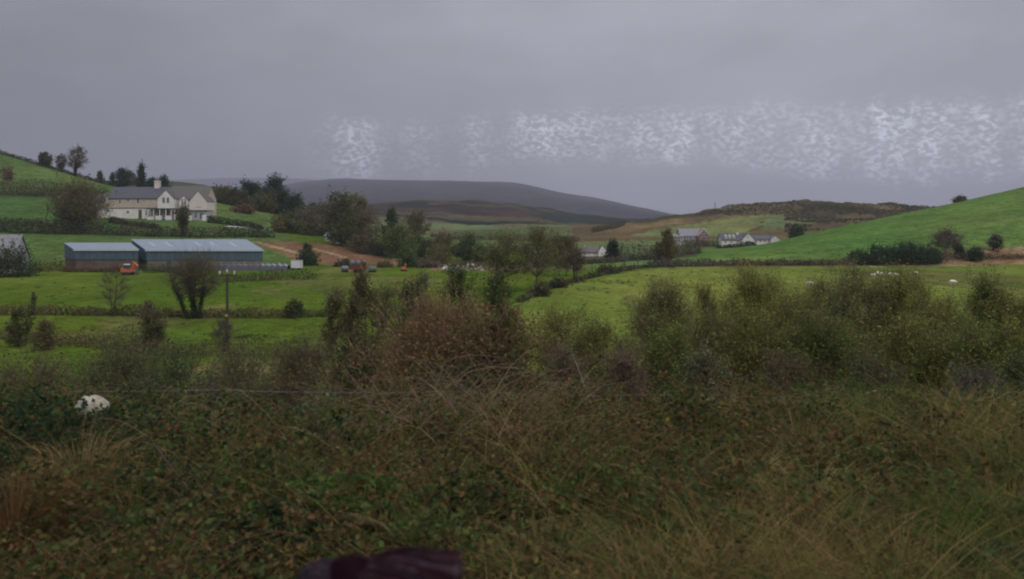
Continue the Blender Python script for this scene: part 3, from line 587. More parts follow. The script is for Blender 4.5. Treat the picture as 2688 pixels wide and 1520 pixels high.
for i, (xx, m, lb, zz) in enumerate(((-1.35, GWRAP, 'grey wrapped bale at the left end of the red trailer', 2.1), (-.05, GWRAP, 'grey wrapped bale in the middle of the red trailer', 2.12), (1.25, WRAP, 'black wrapped bale at the right end of the red trailer', 2.12))):
    bale('wrapped_bale', lb, (tx[0] + xx * math.cos(.1), tx[1] + xx * math.sin(.1), tx[2] + zz), .62, 1.9, m, math.pi / 2 + .1, 'wrapped bales on the red trailer')
bale('wrapped_bale', 'grey wrapped bale lying in the grass beside the red trailer', tuple(np.add(G(905, Yt + 3), (0, 0, .7))), .72, 1.5, GWRAP, .3, 'wrapped bales on the red trailer')
bale('wrapped_bale', 'dark green bale on the ground right of the red trailer', tuple(np.add(G(978, Yt + 2), (0, 0, .66))), .68, 1.7, surf('green_wrap', (.05, .08, .065), .5, .3, 2), .1, 'wrapped bales on the red trailer')

Yw = Yrow(778, 708, 160, 206); wt = G(779, Yw)
box = thing('box_trailer', 'small white box trailer at the right end of the long barn', 'trailer', wt)
part(MB().box(-1.25, 1.25, -.8, .8, .45, 2.2), 'body', WPAINT, box); part(MB().box(-1.27, 1.27, -.82, .82, 2.2, 2.3), 'roof', TINL, box)
fr = MB()
for xx in (-1.25, 1.17): fr.box(xx, xx + .08, -.84, -.8, .45, 2.2)
part(fr, 'rear_bars', TINL, box)
for xx in (-.7, .7): part(MB().tube([(xx, -.78, .36), (xx, -.5, .36)], .36, 12), 'wheel', TYRE, box)
clamp = thing('silage_clamp', 'long low heap under grey sheeting beside the box trailer', 'silage heap', G(700, Yw - 2))
nX = 44; V = []; 
for i in range(nX + 1):
    x = wx(586, Yw) + (wx(764, Yw) - wx(586, Yw)) * i / nX - clamp.location.x; h = 1.35 + .22 * math.sin(i * 1.7) + .15 * random.random()
    for y, z in ((-1.6, -.4), (-1.3, .5), (-.9, h * .8), (0, h), (1.2, h * .8), (1.8, -.4)): V.append((x, y + .12 * random.random(), z + .08 * random.random()))
Q = np.array([(i * 6 + j, i * 6 + 6 + j, i * 6 + 7 + j, i * 6 + 1 + j) for i in range(nX) for j in range(5)])
mesh_obj('sheet', np.array(V), Q[[k for k in range(len(Q)) if k % 5 >= 2]], PLASTIC, clamp, smooth=True); mesh_obj('base', np.array(V) * (1, 1.0, 1), Q[[k for k in range(len(Q)) if k % 5 < 2]], WRAP, clamp)
Yd = Yrow(1061, 712, 160, 206); dg = G(1060, Yd); dig = thing('small_digger', 'tiny orange digger by the far hedge right of the red trailer', 'digger', dg, .4); dig.scale = (.72,) * 3
part(MB().box(-.9, .9, -.6, .6, .1, .55), 'tracks', TYRE, dig); part(MB().hexa([(-.8, -.6, .6), (.6, -.6, .6), (.6, .6, .6), (-.8, .6, .6), (-.7, -.5, 1.5), (.4, -.5, 1.3), (.4, .5, 1.3), (-.7, .5, 1.5)]), 'body', ORANGE, dig)
part(MB().hexa([(.1, -.2, 1.2), (.5, -.2, 1.1), (.5, .1, 1.1), (.1, .1, 1.2), (.45, -.2, 2.6), (.75, -.2, 2.5), (.75, .1, 2.5), (.45, .1, 2.6)]), 'boom', ORANGE, dig)

# ------------------------------------------------------------------ poles and fences
WOOD = surf('weathered_wood', (.055, .045, .038), .95, .3, 6, .05, stretch=(1, 1, .2)); CERAM = surf('pale_insulator', (.28, .28, .26), .4, .1, 4, .4); WIRE = surf('dull_wire', (.15, .155, .17), .6, .3, 3, .3)
Yp = 71.0; pg = G(596, Yp); ph = wz(718, Yp) - pg[2]
pole = thing('utility_pole', 'dark wooden power pole with white insulators right of the ivy clad tree', 'utility pole', pg)
part(MB().tube([(0, 0, -.5), (.02, 0, ph * .5), (.0, 0, ph)], [.15, .13, .10], 8), 'post', WOOD, pole)
part(MB().box(-.75, .75, -.06, .06, ph - .25, ph - .12), 'crossarm', WOOD, pole)
for xx in (-.65, 0, .65): part(MB().tube([(xx, 0, ph - .12 if xx else ph), (xx, 0, ph + .05 if xx else ph + .2), (xx, 0, ph + .25 if xx else ph + .36)], [.07, .11, .05], 8), 'insulator', CERAM, pole)
part(MB().box(-.12, .12, -.19, -.155, ph * .42, ph * .42 + .2), 'warning_plate', surf('yellow_plate', (.34, .26, .09), .5, .1, 5), pole)
fp = G(1877, 705); pole2 = thing('utility_pole', 'thin pole standing alone on the skyline of the rocky hill', 'utility pole', fp)
part(MB().tube([(0, 0, -1), (0, 0, wz(531, 705) - fp[2])], [.3, .22], 6), 'post', WOOD, pole2); part(MB().box(-1, 1, -.1, .1, wz(533.5, 705) - fp[2], wz(533, 705) - fp[2]), 'crossarm', WOOD, pole2)

def fence(label, path, n, ph_, rows, gmat=WOOD, rw=.02, pr=.07):
    """posts and wires along a path of (column, distance)"""
    pts = [G(a, b) for a, b in path]; P = np.array(pts); d = np.concatenate([[0], np.cumsum(np.linalg.norm(np.diff(P[:, :2], axis=0), axis=1))])
    t = thing('wire_fence', label, 'fence', pts[0]); O = P[0]; tops = []
    for i in range(n):
        s_ = d[-1] * i / (n - 1); x, y = np.interp(s_, d, P[:, 0]), np.interp(s_, d, P[:, 1]); z = float(zat(x, y)); h = ph_ * random.uniform(.88, 1.12); ln = random.uniform(-.08, .08)
        part(MB().tube([tuple(np.array([x, y, z - .3]) - O), tuple(np.array([x + ln, y, z + h]) - O)], [pr, pr * .85], 6), 'post', gmat, t); tops.append(np.array([x, y, z]) - O)
    for r in rows: part(MB().tube([tuple(p + (0, 0, r)) for p in tops], rw, 4), 'wire', WIRE, t)
    return t
fence('post and wire fence along the foot of the green hill', [(1640, 200), (1760, 201), (1900, 206), (2040, 206), (2160, 206)], 17, 1.9, (.6, 1.2, 1.7), pr=.12)
fence('post and wire fence round the green strip before the cottage', [(1425, 178), (1500, 180), (1600, 184), (1690, 190)], 10, 1.7, (.6, 1.2), pr=.10)

# ------------------------------------------------------------------ trees, shrubs, hedges
OLIVE = [(.135, .130, .036), (.105, .108, .032), (.155, .130, .045), (.110, .092, .036)]
OLIVEB = [(.112, .104, .034), (.090, .088, .030), (.130, .104, .042), (.080, .090, .028)]
DARK = [(.030, .054, .022), (.042, .066, .024), (.052, .070, .027)]
CONI = [(.024, .048, .028), (.034, .060, .032), (.030, .050, .025)]
MIDG = [(.064, .100, .027), (.080, .115, .030), (.052, .082, .025)]
YGREEN = [(.125, .135, .036), (.105, .120, .033), (.140, .135, .042)]
BROWN = [(.125, .086, .044), (.098, .074, .040), (.105, .090, .036)]
REDB = [(.165, .085, .046), (.130, .076, .041), (.105, .076, .037)]
GREYT = [(.150, .135, .108), (.122, .112, .090), (.140, .118, .086)]
IVY = [(.026, .050, .018), (.036, .062, .022)]

def R_of(prof, s):
    s = np.clip(s, 0, 1)
    if prof == 'round': return np.sin(math.pi * (.10 + .86 * s)) ** .65
    if prof == 'dome': return np.sqrt(np.clip(1 - s ** 2, .02, 1)) * (.85 + .15 * s)
    if prof == 'cone': return (1 - s) ** .85 * .95 + .06
    if prof == 'vase': return np.where(s < .75, .3 + .93 * s, 1 - (s - .75) * 2.6)
    if prof == 'column': return np.minimum(1, s * 5 + .3) * np.minimum(1, (1 - s) * 2.2 + .12)
    return np.ones_like(s)

def tree_mesh(h, wd, prof='round', t0=.25, stems=1, nb=22, nl=2400, ls=.16, pal=OLIVE, spread=.085, tw=500, lean=0.0, tr=None, twc=(.085, .070, .052), fork=0, spr=1.0, sink=.3, tws=.12, jit=.14):
    """returns trunk (V,Q) and crown (V,Q,C) of one tree, base at the origin"""
    tr = tr or max(.04, h * .017); TV, TQ, b = [], [], 0; zb = t0 * h; lines = []
    def addt(p, r, n=5):
        nonlocal b
        v, q = tube(p, r, n); TV.append(v); TQ.append(q + b); b += len(v)
    for k in range(stems):
        a = rng.uniform(0, 6.28); off = 0 if stems == 1 else wd * rng.uniform(.05, .28) * spr; m = 7
        top = np.array([off * math.cos(a) * 1.1 + lean * h, off * math.sin(a), h * (rng.uniform(.8, .95) if k else .93)]); bs = np.array([off * math.cos(a) * .3, off * math.sin(a) * .3, -sink])
        t = np.linspace(0, 1, m)[:, None]; P = bs * (1 - t) + top * t; P[:, :2] += np.cumsum(rng.normal(0, h * .012, (m, 2)), 0) * (t > 0); lines.append(P)
        addt(P, tr * (1 - .85 * t[:, 0]) * (1 if k == 0 else .75), 6)
    tips, twt = [], []
    for j in range(nb):
        s = (j + rng.random()) / nb; az = j * 2.4 + rng.normal(0, .4); r = R_of(prof, np.array([s]))[0] * wd / 2 * rng.uniform(.62, 1.05); P = lines[j % stems]
        end = np.array([r * math.cos(az), r * math.sin(az), zb + s * (h - zb) * rng.uniform(.95, 1.03)]); end[0] += lean * end[2]
        zs = max(zb * .7, end[2] - (.35 * r + .12 * h)); k = np.clip((zs + sink) / (P[-1, 2] + sink), .08, .97) * (len(P) - 1); i0 = int(min(k, len(P) - 2)); st = P[i0] * (1 - (k - i0)) + P[i0 + 1] * (k - i0)
        t = np.linspace(0, 1, 5)[:, None]; mid = (st + end) / 2 + np.array([0, 0, (.08 if prof != 'cone' else -.03) * h * rng.random()]); C = (1 - t) ** 2 * st + 2 * t * (1 - t) * mid + t ** 2 * end; C[1:4] += rng.normal(0, .02 * wd, (3, 3))
        addt(C, tr * .34 * (1 - .85 * t[:, 0]) + .004, 4)
        for u in (.45, .62, .78, .9, 1.0): tips.append(st * (1 - u) ** 2 + 2 * u * (1 - u) * mid + end * u ** 2)
        for _ in range(4):
            u = rng.uniform(.4, .95); p = (1 - u) ** 2 * st + 2 * u * (1 - u) * mid + u ** 2 * end; e = p + rng.normal(0, .11 * wd, 3) + [0, 0, .03 * h]
            addt(np.stack([p, (p + e) / 2 + rng.normal(0, .015 * wd, 3), e]), [tr * .16 + .004, tr * .1 + .003, .003], 3); tips.append(e); tips.append((p + e) / 2)
    nl = int(nl * 1.9); tips = np.array(tips); parts = []
    ck = rng.integers(0, 99, len(tips)); cb = rng.normal(1, .12, len(tips))
    ctr = np.array([lean * h * .6, 0, zb + .3 * (h - zb)]); nw = max(tw, 40)
    i = rng.integers(0, len(tips), nw); A_ = tips[i] + rng.normal(0, .03 * wd, (nw, 3)); d = unit(nw); d[:, 2] = np.abs(d[:, 2]) * .9 + .2; d += .9 * (A_ - ctr) / (np.linalg.norm(A_ - ctr, axis=1, keepdims=True) + 1e-6)
    B2 = A_ + d * tws * wd * rng.uniform(.4, 1.25, (nw, 1)); M_ = (A_ + B2) / 2 + rng.normal(0, .012 * wd, (nw, 3)); ci = ck[i]; bi = cb[i]
    if tw: parts.append(strokes(A_, B2, .004 + ls * .05, np.clip(np.array(twc) * rng.uniform(.6, 1.5, (nw, 1)), .004, 1), M_))
    if nl:
        n1_ = int(nl * .42); i = rng.integers(0, len(tips), n1_); C = tips[i] + rng.normal(0, 1, (n1_, 3)) * np.array([1, 1, .75]) * spread * wd
        k_ = rng.integers(0, nw, nl - n1_); u = rng.uniform(.1, 1.05, (nl - n1_, 1)); C2 = A_[k_] * (1 - u) ** 2 + 2 * u * (1 - u) * M_[k_] + B2[k_] * u ** 2 + rng.normal(0, ls * .7 + .008 * wd, (nl - n1_, 3))
        C = np.concatenate([C, C2]); cl_ = np.concatenate([ck[i], ci[k_]]); cbb = np.concatenate([cb[i], bi[k_]]); C[:, 2] = np.maximum(C[:, 2], .02 * h); col = pick(pal, nl, cl_, jit) * cbb[:, None]
        parts.append(leaves(C, ls * rng.uniform(.55, 1.3, nl), np.clip(col, .004, 1)))
    return (np.concatenate(TV), np.concatenate(TQ)), merge(*parts), lines
def ivy_on(lines, n, rad, top, ls=.14):
    P = np.concatenate([np.stack([np.interp(np.linspace(0, top, 40), np.linspace(0, 1, len(l)), l[:, k]) for k in range(3)], 1) for l in lines]); i = rng.integers(0, len(P), n)
    C = P[i] + unit(n) * rng.uniform(.3, 1, (n, 1)) * rad * rng.uniform(.6, 1.4, (n, 1)) ; C[:, 2] = np.abs(C[:, 2]); return leaves(C, ls * rng.uniform(.6, 1.2, n), pick(IVY, n))
def tree(name, label, px, Y, top, wpx, cat='tree', group=None, ivy=None, bark=BARK, base=None, **k):
    """tree on the ground at a column and distance; top row and crown width from the photo"""
    g = G(px, Y) if base is None else (wx(px, Y), Y, wz(base, Y)); h = wz(top, Y) - g[2]; wd = wpx * Y / F
    k.setdefault('ls', np.clip(Y / F * 2.6 * 1.05, .035, .42))
    t = thing(name, label, cat, g, 0, group); (tv, tq), (cv, cq, cc), ln = tree_mesh(h, wd, **k)
    mesh_obj('trunk' if cat == 'tree' else 'stems', tv, tq, bark, t, smooth=True); mesh_obj('crown' if cat == 'tree' else 'foliage', cv, cq, LEAF, t, col=cc)
    if ivy: v, q, c = ivy_on(ln, ivy[0], ivy[1], ivy[2], k['ls']); mesh_obj('ivy', v, q, LEAF, t, col=c)
    return t
def shrub(name, label, px, Y, top, wpx, pal=BROWN, **k):
    k.setdefault('prof', 'dome'); k.setdefault('t0', .06); k.setdefault('stems', 4); k.setdefault('nb', 26); k.setdefault('spread', .09); k.setdefault('tr', .035); k.setdefault('cat', 'shrub')
    return tree(name, label, px, Y, top, wpx, pal=pal, **k)

# skyline of the left hill
for px, top, wp, lb, k in ((118, 405, 34, 'dark round hedgerow tree, leftmost of three on the left hill skyline', dict(pal=DARK + BROWN, nl=1500)), (160, 411, 30, 'small bare tree between two larger ones on the left hill skyline', dict(pal=BROWN, nl=420, tw=900, prof='vase')),
                     (197, 392, 52, 'tallest hedgerow tree on the left hill skyline, ivy on its leaning trunk', dict(pal=BROWN, nl=650, tw=1300, t0=.35, lean=.06, ivy=(900, .9, .62)))):
    tree('hedgerow_tree', lb, px, 408, top, wp, group='trees on the left hill skyline', **k)
for px, top, wp, lb in ((262, 453, 16, 'narrow dark bush on the skyline, right of the three hilltop trees'), (294, 457, 14, 'smallest dark bush on the skyline just left of the tree clump')):
    tree('hedgerow_bush', lb, px, 409, top, wp, cat='shrub', prof='column', t0=.1, pal=DARK, nl=500, tw=200)
for px, top, wp, lb, k in ((318, 447, 36, 'ragged dark evergreen behind the cream house, left of the spiky conifer', dict(prof='column', t0=.1, pal=CONI, nl=1300)), (340, 450, 34, 'thin see-through tree between the two evergreens behind the cream house', dict(pal=CONI + BROWN, nl=500, tw=600)),
                     (371, 434, 34, 'spiky dark conifer standing above the cream house roof', dict(prof='cone', t0=.1, pal=CONI, nl=1200, nb=30)), (398, 470, 24, 'low dark tree behind the house chimney', dict(pal=CONI, nl=600)), (428, 468, 40, 'rounded dark evergreen behind the ridge right of the chimney', dict(prof='dome', t0=.05, pal=CONI, nl=1200))):
    tree('evergreen_tree', lb, px, 402, top, wp, **k)

# wood to the right of the cream house
for px, Y, top, wp, nm, lb, k in (
 (582, 350, 498, 50, 'broadleaf_tree', 'dark low tree beside the right gable of the cream house', dict(pal=DARK + BROWN, nl=1500)),
 (612, 345, 503, 56, 'broadleaf_tree', 'dull brown green tree at the left end of the wood', dict(pal=DARK + BROWN, nl=1800)),
 (652, 355, 482, 56, 'conifer_tree', 'tall dark conifer with a double top in the wood by the house', dict(pal=CONI, nl=2000, prof='cone', t0=.05, nb=34)),
 (690, 340, 520, 74, 'broadleaf_tree', 'broad brown green tree in front of the tall conifers', dict(pal=DARK + BROWN + OLIVEB, nl=2200)),
 (672, 362, 488, 40, 'conifer_tree', 'dark conifer standing between the two tallest in the wood', dict(pal=CONI, nl=1500, prof='cone', t0=.05)),
 (722, 352, 475, 66, 'conifer_tree', 'tallest dark conifer of the wood with bushy top', dict(pal=CONI, nl=2600, prof='column', t0=.05, nb=34)),
 (745, 350, 505, 44, 'conifer_tree', 'dark conifer on the right shoulder of the wood', dict(pal=CONI, nl=1500, prof='cone', t0=.05)),
 (776, 335, 520, 52, 'conifer_tree', 'blue green conifer at the right end of the wood', dict(pal=CONI, nl=1700, prof='column', t0=.05)),
 (822, 340, 534, 30, 'conifer_tree', 'small spiky conifer standing right of the wood', dict(pal=CONI, nl=800, prof='cone', t0=.05)),
 (640, 320, 545, 44, 'broadleaf_tree', 'low rusty brown tree at the foot of the wood', dict(pal=REDB, nl=1100)),
 (800, 292, 560, 90, 'bare_tree', 'large grey olive leafless tree left of the tall dark tree', dict(pal=OLIVEB + GREYT, nl=1100, tw=2600, t0=.2)),
 (745, 285, 572, 60, 'broadleaf_tree', 'dark olive tree below the wood beside the lane', dict(pal=OLIVEB + DARK, nl=1400)),
 (733, 278, 584, 26, 'yellow_shrub', 'small yellow ochre bush beside the pale lane', dict(pal=[(.16, .11, .03), (.13, .095, .03)], nl=500, cat='shrub')),
 (843, 300, 540, 66, 'bare_tree', 'mauve brown bare tree behind the tall dark tree', dict(pal=GREYT + BROWN, nl=900, tw=2000)),
 (893, 262, 517, 84, 'broadleaf_tree', 'tall dark egg shaped tree in the middle of the valley trees', dict(pal=OLIVEB + DARK, nl=3600, nb=40, t0=.08, prof='round')),
 (938, 285, 515, 60, 'broadleaf_tree', 'lighter olive tree peeping out right behind the tall dark tree', dict(pal=OLIVE, nl=1800)),
 (965, 268, 565, 66, 'bare_tree', 'brown thin crowned tree between the tall dark tree and the ivy column', dict(pal=BROWN, nl=900, tw=1500)),
 (1028, 262, 553, 42, 'ivy_column_tree', 'dark ivy covered column of a tree above the rounded green tree', dict(pal=DARK, nl=1900, prof='column', t0=.1, nb=30)),
 (1046, 246, 600, 78, 'broadleaf_tree', 'rounded mid green tree at the end of the bare strip', dict(pal=MIDG + YGREEN, nl=2600, t0=.05, nb=34)),
 (1095, 275, 566, 78, 'bare_tree', 'olive brown thin tree right of the ivy column', dict(pal=OLIVEB, nl=1300, tw=2000)),
 (1010, 250, 640, 60, 'shrub', 'dark bush under the valley trees beside the bare strip', dict(pal=DARK, nl=1300, t0=.02, cat='shrub')),
 (950, 252, 628, 70, 'shrub', 'dark brown undergrowth bush below the tall dark tree', dict(pal=DARK + REDB, nl=1300, t0=.02, cat='shrub')),
 (1118, 238, 640, 46, 'shrub', 'blackish green bush right of the rounded green tree', dict(pal=DARK, nl=1200, t0=.02, cat='shrub')),
 (1165, 250, 622, 66, 'broadleaf_tree', 'reddish brown tree in the low trees right of the valley clump', dict(pal=REDB + OLIVEB, nl=1300)),
 (1150, 226, 660, 60, 'shrub', 'olive bush before the reddish brown tree', dict(pal=OLIVE, nl=1100, t0=.02, cat='shrub')),
 (1225, 240, 628, 64, 'broadleaf_tree', 'dull green tree left of the yellow olive trees', dict(pal=MIDG + DARK, nl=1600)),
 (1262, 236, 648, 48, 'shrub', 'small yellow green bush behind the yellow olive trees', dict(pal=YGREEN + MIDG, nl=1000, t0=.05, cat='shrub')),
 (806, 218, 646, 30, 'ivy_column_tree', 'slim ivy clad trunk standing at the barn end of the bare strip', dict(pal=DARK, nl=900, prof='column', t0=.05)),
 (806, 208, 672, 56, 'shrub', 'blackish bush at the foot of the slim ivy clad trunk', dict(pal=DARK, nl=1300, t0=.02, cat='shrub', prof='dome')),
 (1075, 206, 676, 54, 'shrub', 'dark rounded bush behind the tiny orange digger', dict(pal=DARK + MIDG, nl=1100, t0=.02, cat='shrub', prof='dome')),
 (900, 206, 690, 40, 'shrub', 'dark bush behind the red trailer', dict(pal=DARK + BROWN, nl=900, t0=.02, cat='shrub', prof='dome')),
 (1010, 204, 696, 40, 'shrub', 'low olive bush between the red trailer and the tiny digger', dict(pal=OLIVEB, nl=800, t0=.02, cat='shrub', prof='dome')),
 (1120, 203, 690, 56, 'shrub', 'low grey brown bush on the field edge right of the tiny digger', dict(pal=GREYT + BROWN, nl=600, tw=600, t0=.02, cat='shrub', prof='dome'))):
    k.setdefault('t0', .08); tree(nm, lb, px, Y, top, wp * 1.18, **k)

# round brown tree and slim ivy tree below the house; trees of the left fields
tree('broadleaf_tree', 'broad round brown leaved tree left of the cream house, ivy on its trunks', 200, 262, 497, 150, pal=BROWN + OLIVEB, nl=4200, tw=2200, nb=46, t0=.22, stems=3, ivy=(1500, 1.0, .5))
tree('ivy_column_tree', 'slim vase shaped ivy clad tree before the cream house', 480, 255, 546, 40, pal=BROWN + DARK, nl=700, tw=900, prof='vase', t0=.3, ivy=(900, .7, .7))
tree('bare_tree', 'small orange tinged bare tree on the upper left slope', 18, 352, 440, 36, pal=REDB, nl=300, tw=500)
Ya = 94.0
tree('ivy_tree', 'stout tree with several ivy clad trunks and brown crown in the hedge', 516, Ya, 690, 160, pal=BROWN + OLIVEB, nl=1500, tw=3800, nb=40, t0=.50, stems=4, prof='dome', tr=.22, ivy=(5200, .42, .66), ls=.085, bark=BARK, spr=1.9)
tree('bare_tree', 'thin see-through bare tree left of the stout ivy clad tree', 298, 95, 712, 80, pal=BROWN, nl=260, tw=1500, nb=20, t0=.25, stems=2, ls=.07)
for px, Y, top, wp, lb, k in ((390, 93, 795, 40, 'small purplish bush in the field hedge left of the stout ivy tree', dict(pal=BROWN + GREYT, nl=420, tw=500)), (772, 94, 793, 52, 'dark rounded bush in the long field hedge', dict(pal=DARK + OLIVEB, nl=1100)),
                            (398, 70, 828, 84, 'ivy covered stump with bare twigs in the near hedge', dict(pal=IVY + OLIVEB + BROWN, nl=1500, tw=1300, prof='column', stems=2, t0=.2, ivy=(1300, .38, .8))), (585, 69, 846, 74, 'bare purplish shrub with spreading twigs in the near hedge', dict(pal=BROWN + GREYT, nl=260, tw=1700, prof='vase')),
                            (40, 72, 815, 56, 'dark ivy bush near the left edge with a leaning top', dict(pal=DARK + OLIVEB, nl=1300, tw=400, prof='column', lean=.1)), (66, 73, 766, 26, 'leaning twig tree above the ivy bush near the left edge', dict(pal=DARK + BROWN, nl=240, tw=500, lean=.18, prof='column', t0=.3)),
                            (116, 70, 846, 70, 'brown low bush right of the ivy bush at the left', dict(pal=REDB + OLIVEB, nl=900, tw=900)), (20, 166, 668, 140, 'dark green bushes in front of the pale slate roof at the left edge', dict(pal=DARK, nl=2600, nb=34))):
    shrub('hedge_shrub' if Y < 100 else 'evergreen_shrub', lb, px, Y, top, wp, **k)
# middle of the valley
tree('olive_tree', 'broad yellow olive tree on two leaning trunks, left of the far trees', 1322, 133, 628, 130, pal=YGREEN + OLIVE, nl=1700, tw=1800, nb=36, t0=.34, stems=2, prof='dome', lean=.02)
tree('olive_tree', 'yellow olive tree with a straight pole like trunk, right of the broad one', 1412, 132, 612, 130, pal=OLIVE + YGREEN, nl=1500, tw=1800, nb=36, t0=.36, prof='dome')
tree('bare_tree', 'dull brown spreading tree behind the forked trunk', 1478, 168, 628, 96, pal=OLIVEB + BROWN, nl=1500, tw=2000, nb=30, t0=.3, stems=2, prof='dome')
tree('bare_tree', 'nearly bare tree with a crooked forked trunk on the field bank', 1515, 151, 655, 66, pal=REDB + BROWN, nl=420, tw=1500, nb=20, t0=.42, stems=2, prof='vase', tr=.3, ls=.14)
tree('conifer_tree', 'dark pyramid conifer right of the white cottage', 1608, 238, 637, 44, pal=CONI, nl=1800, prof='cone', t0=.03, nb=34)
tree('olive_tree', 'thin olive tree on the field fence, taller trunk of a pair', 1752, 203, 612, 52, pal=OLIVE + BROWN, nl=1500, tw=900, nb=26, t0=.28, prof='column')
tree('bare_tree', 'thin pale tree beside the olive tree on the field fence', 1727, 203, 640, 36, pal=GREYT + OLIVEB, nl=500, tw=800, nb=16, t0=.3, prof='column', bark=BARKG)
for px, Y, top, wp, lb, k in ((1415, 122, 748, 60, 'low dark bush on the field bank beside the pole like trunk', dict(pal=DARK + BROWN, nl=900)), (1462, 138, 738, 56, 'dark grey bush on the field bank left of the forked tree', dict(pal=DARK + BROWN, nl=900)), (1592, 176, 708, 64, 'dark bush on the field bank right of the forked tree', dict(pal=DARK + BROWN, nl=1000)), (1640, 186, 706, 40, 'small brown bush on the bank before the thin olive tree', dict(pal=BROWN, nl=600)), (1748, 200, 688, 44, 'grey twiggy bush at the foot of the thin olive tree', dict(pal=GREYT, nl=500, tw=600)),
                            (2092, 352, 597, 46, 'dark green bush at the right of the bungalow', dict(pal=DARK, nl=1000)), (2522, 335, 523, 36, 'dark red brown bush on the skyline of the green hill', dict(pal=REDB + DARK, nl=800))):
    shrub('bush', lb, px, Y, top, wp, **k)
for px, top, wp, lb, nl in ((2255, 668, 70, 'left end of the dark gorse, a low spiky bush', 1400), (2320, 656, 110, 'large dark gorse bush along the field edge, left half', 3000), (2388, 652, 120, 'large dark gorse bush along the field edge, highest part', 3200), (2442, 664, 70, 'dark gorse bush at the right end of the long gorse clump', 1600)):
    shrub('gorse_bush', lb, px, 207, top, wp, pal=CONI + DARK, nl=int(nl * 1.4), tw=150, tws=.03, spread=.11, group='dark gorse along the sheep field')
tree('bare_tree', 'pale grey brown leafless tree above the gorse at the right', 2482, 214, 611, 84, pal=GREYT + BROWN, nl=700, tw=2200, nb=26, t0=.35, prof='dome', bark=BARKG)
tree('bare_tree', 'small grey green leaning tree near the right edge of the hill foot', 2615, 214, 620, 34, pal=GREYT + MIDG, nl=700, tw=500, t0=.3)
shrub('bush', 'small dark bush between the leafless tree and a larger bush', 2518, 210, 650, 28, pal=DARK, nl=700); shrub('bush', 'dark rounded bush on dry grass near the right edge', 2558, 207, 655, 48, pal=DARK, nl=1100)

# alder and willow scrub this side of the sheep field
A1 = 'scrub trees below the sheep field'
for px, Y, top, wp, lb, k in (
 (1468, 30, 815, 190, 'loose yellow olive sapling clump right of the red brown bush', dict(pal=OLIVE, nl=3400, tw=1800)),
 (1570, 29, 845, 170, 'low airy olive sapling left of the dense scrub', dict(pal=OLIVE + OLIVEB, nl=2400, tw=1700)),
 (1738, 33, 748, 190, 'olive alder with a grey twiggy top at the left end of the dense scrub', dict(pal=OLIVE + GREYT, nl=5200, tw=2600)),
 (1848, 37, 735, 110, 'slim see-through sapling standing behind the dense scrub', dict(pal=OLIVE, nl=1300, tw=1300)),
 (1880, 30, 820, 190, 'brownish low scrub tree below the slim sapling', dict(pal=OLIVEB + BROWN, nl=4200, tw=2200)),
 (1985, 34, 716, 170, 'tall olive alder with a pointed top in the dense scrub', dict(pal=OLIVE, nl=5600, tw=2400)),
 (2085, 31, 765, 190, 'brown olive alder, lower than its neighbours in the dense scrub', dict(pal=OLIVEB + OLIVE, nl=5200, tw=2400)),
 (2170, 36, 728, 150, 'grey brown twiggy alder under the leftmost sheep', dict(pal=OLIVEB + GREYT, nl=3200, tw=2600)),
 (2268, 34, 718, 190, 'broad grey olive alder hiding the middle sheep', dict(pal=OLIVE + GREYT, nl=5600, tw=2800)),
 (2390, 33, 712, 150, 'olive alder with a tall leafy spire right of the middle sheep', dict(pal=OLIVE, nl=4600, tw=2200)),
 (2480, 31, 795, 180, 'lower olive scrub tree below the single sheep', dict(pal=OLIVE + OLIVEB, nl=4600, tw=2200)),
 (2588, 33, 728, 140, 'dark pointed alder near the right edge', dict(pal=OLIVEB + DARK, nl=4400, tw=2000)),
 (2676, 31, 772, 170, 'olive scrub tree cut by the right edge', dict(pal=OLIVE + OLIVEB, nl=4400, tw=2000)),
 (1760, 27, 870, 170, 'dark bushy alder at the front left of the dense scrub', dict(pal=OLIVEB + MIDG, nl=3600, tw=1600)),
 (1990, 27, 850, 220, 'dark olive front bush in the middle of the dense scrub', dict(pal=OLIVEB + OLIVE, nl=4600, tw=1800)),
 (2180, 26, 840, 220, 'thick dark trunked alder at the front of the dense scrub', dict(pal=OLIVEB + DARK, nl=5200, tw=1800)),
 (2390, 27, 850, 230, 'yellowish olive front bush right of the thick dark trunk', dict(pal=OLIVE + OLIVEB, nl=5000, tw=1800)),
 (2590, 25, 870, 240, 'dark front bush with yellow leaves near the right edge', dict(pal=OLIVEB + MIDG + OLIVE, nl=5200, tw=1800))):
    k['nl'] = int(k['nl'] * 3.0); k['tw'] = int(k['tw'] * 1.9); k['pal'] = [(c_[0] * 1.42, c_[1] * 1.52, c_[2] * 1.08) for c_ in k['pal']]; k['twc'] = (.10, .092, .052)
    tree('scrub_tree', lb, px, Y, top + 22, wp * 1.22, group=A1, stems=6, nb=44, t0=.06, prof='round' if wp > 140 else 'column', spread=.06, tws=.13, jit=.16, tr=.055, ls=.042, **k)
tree('scrub_tree', 'bluish grey willow scrub by the wire near the right edge', 2560, 19, 985, 200, group=A1, pal=[(.10, .105, .09), (.085, .09, .075)], nl=1500, tw=1600, stems=6, nb=24, t0=.05, prof='dome', tr=.03)
shrub('pale_shrub', 'pale sage green rounded shrub before the dense scrub', 1850, 22, 932, 160, pal=[(.115, .118, .065), (.10, .105, .055), (.13, .13, .075)], nl=3200, ls=.05)
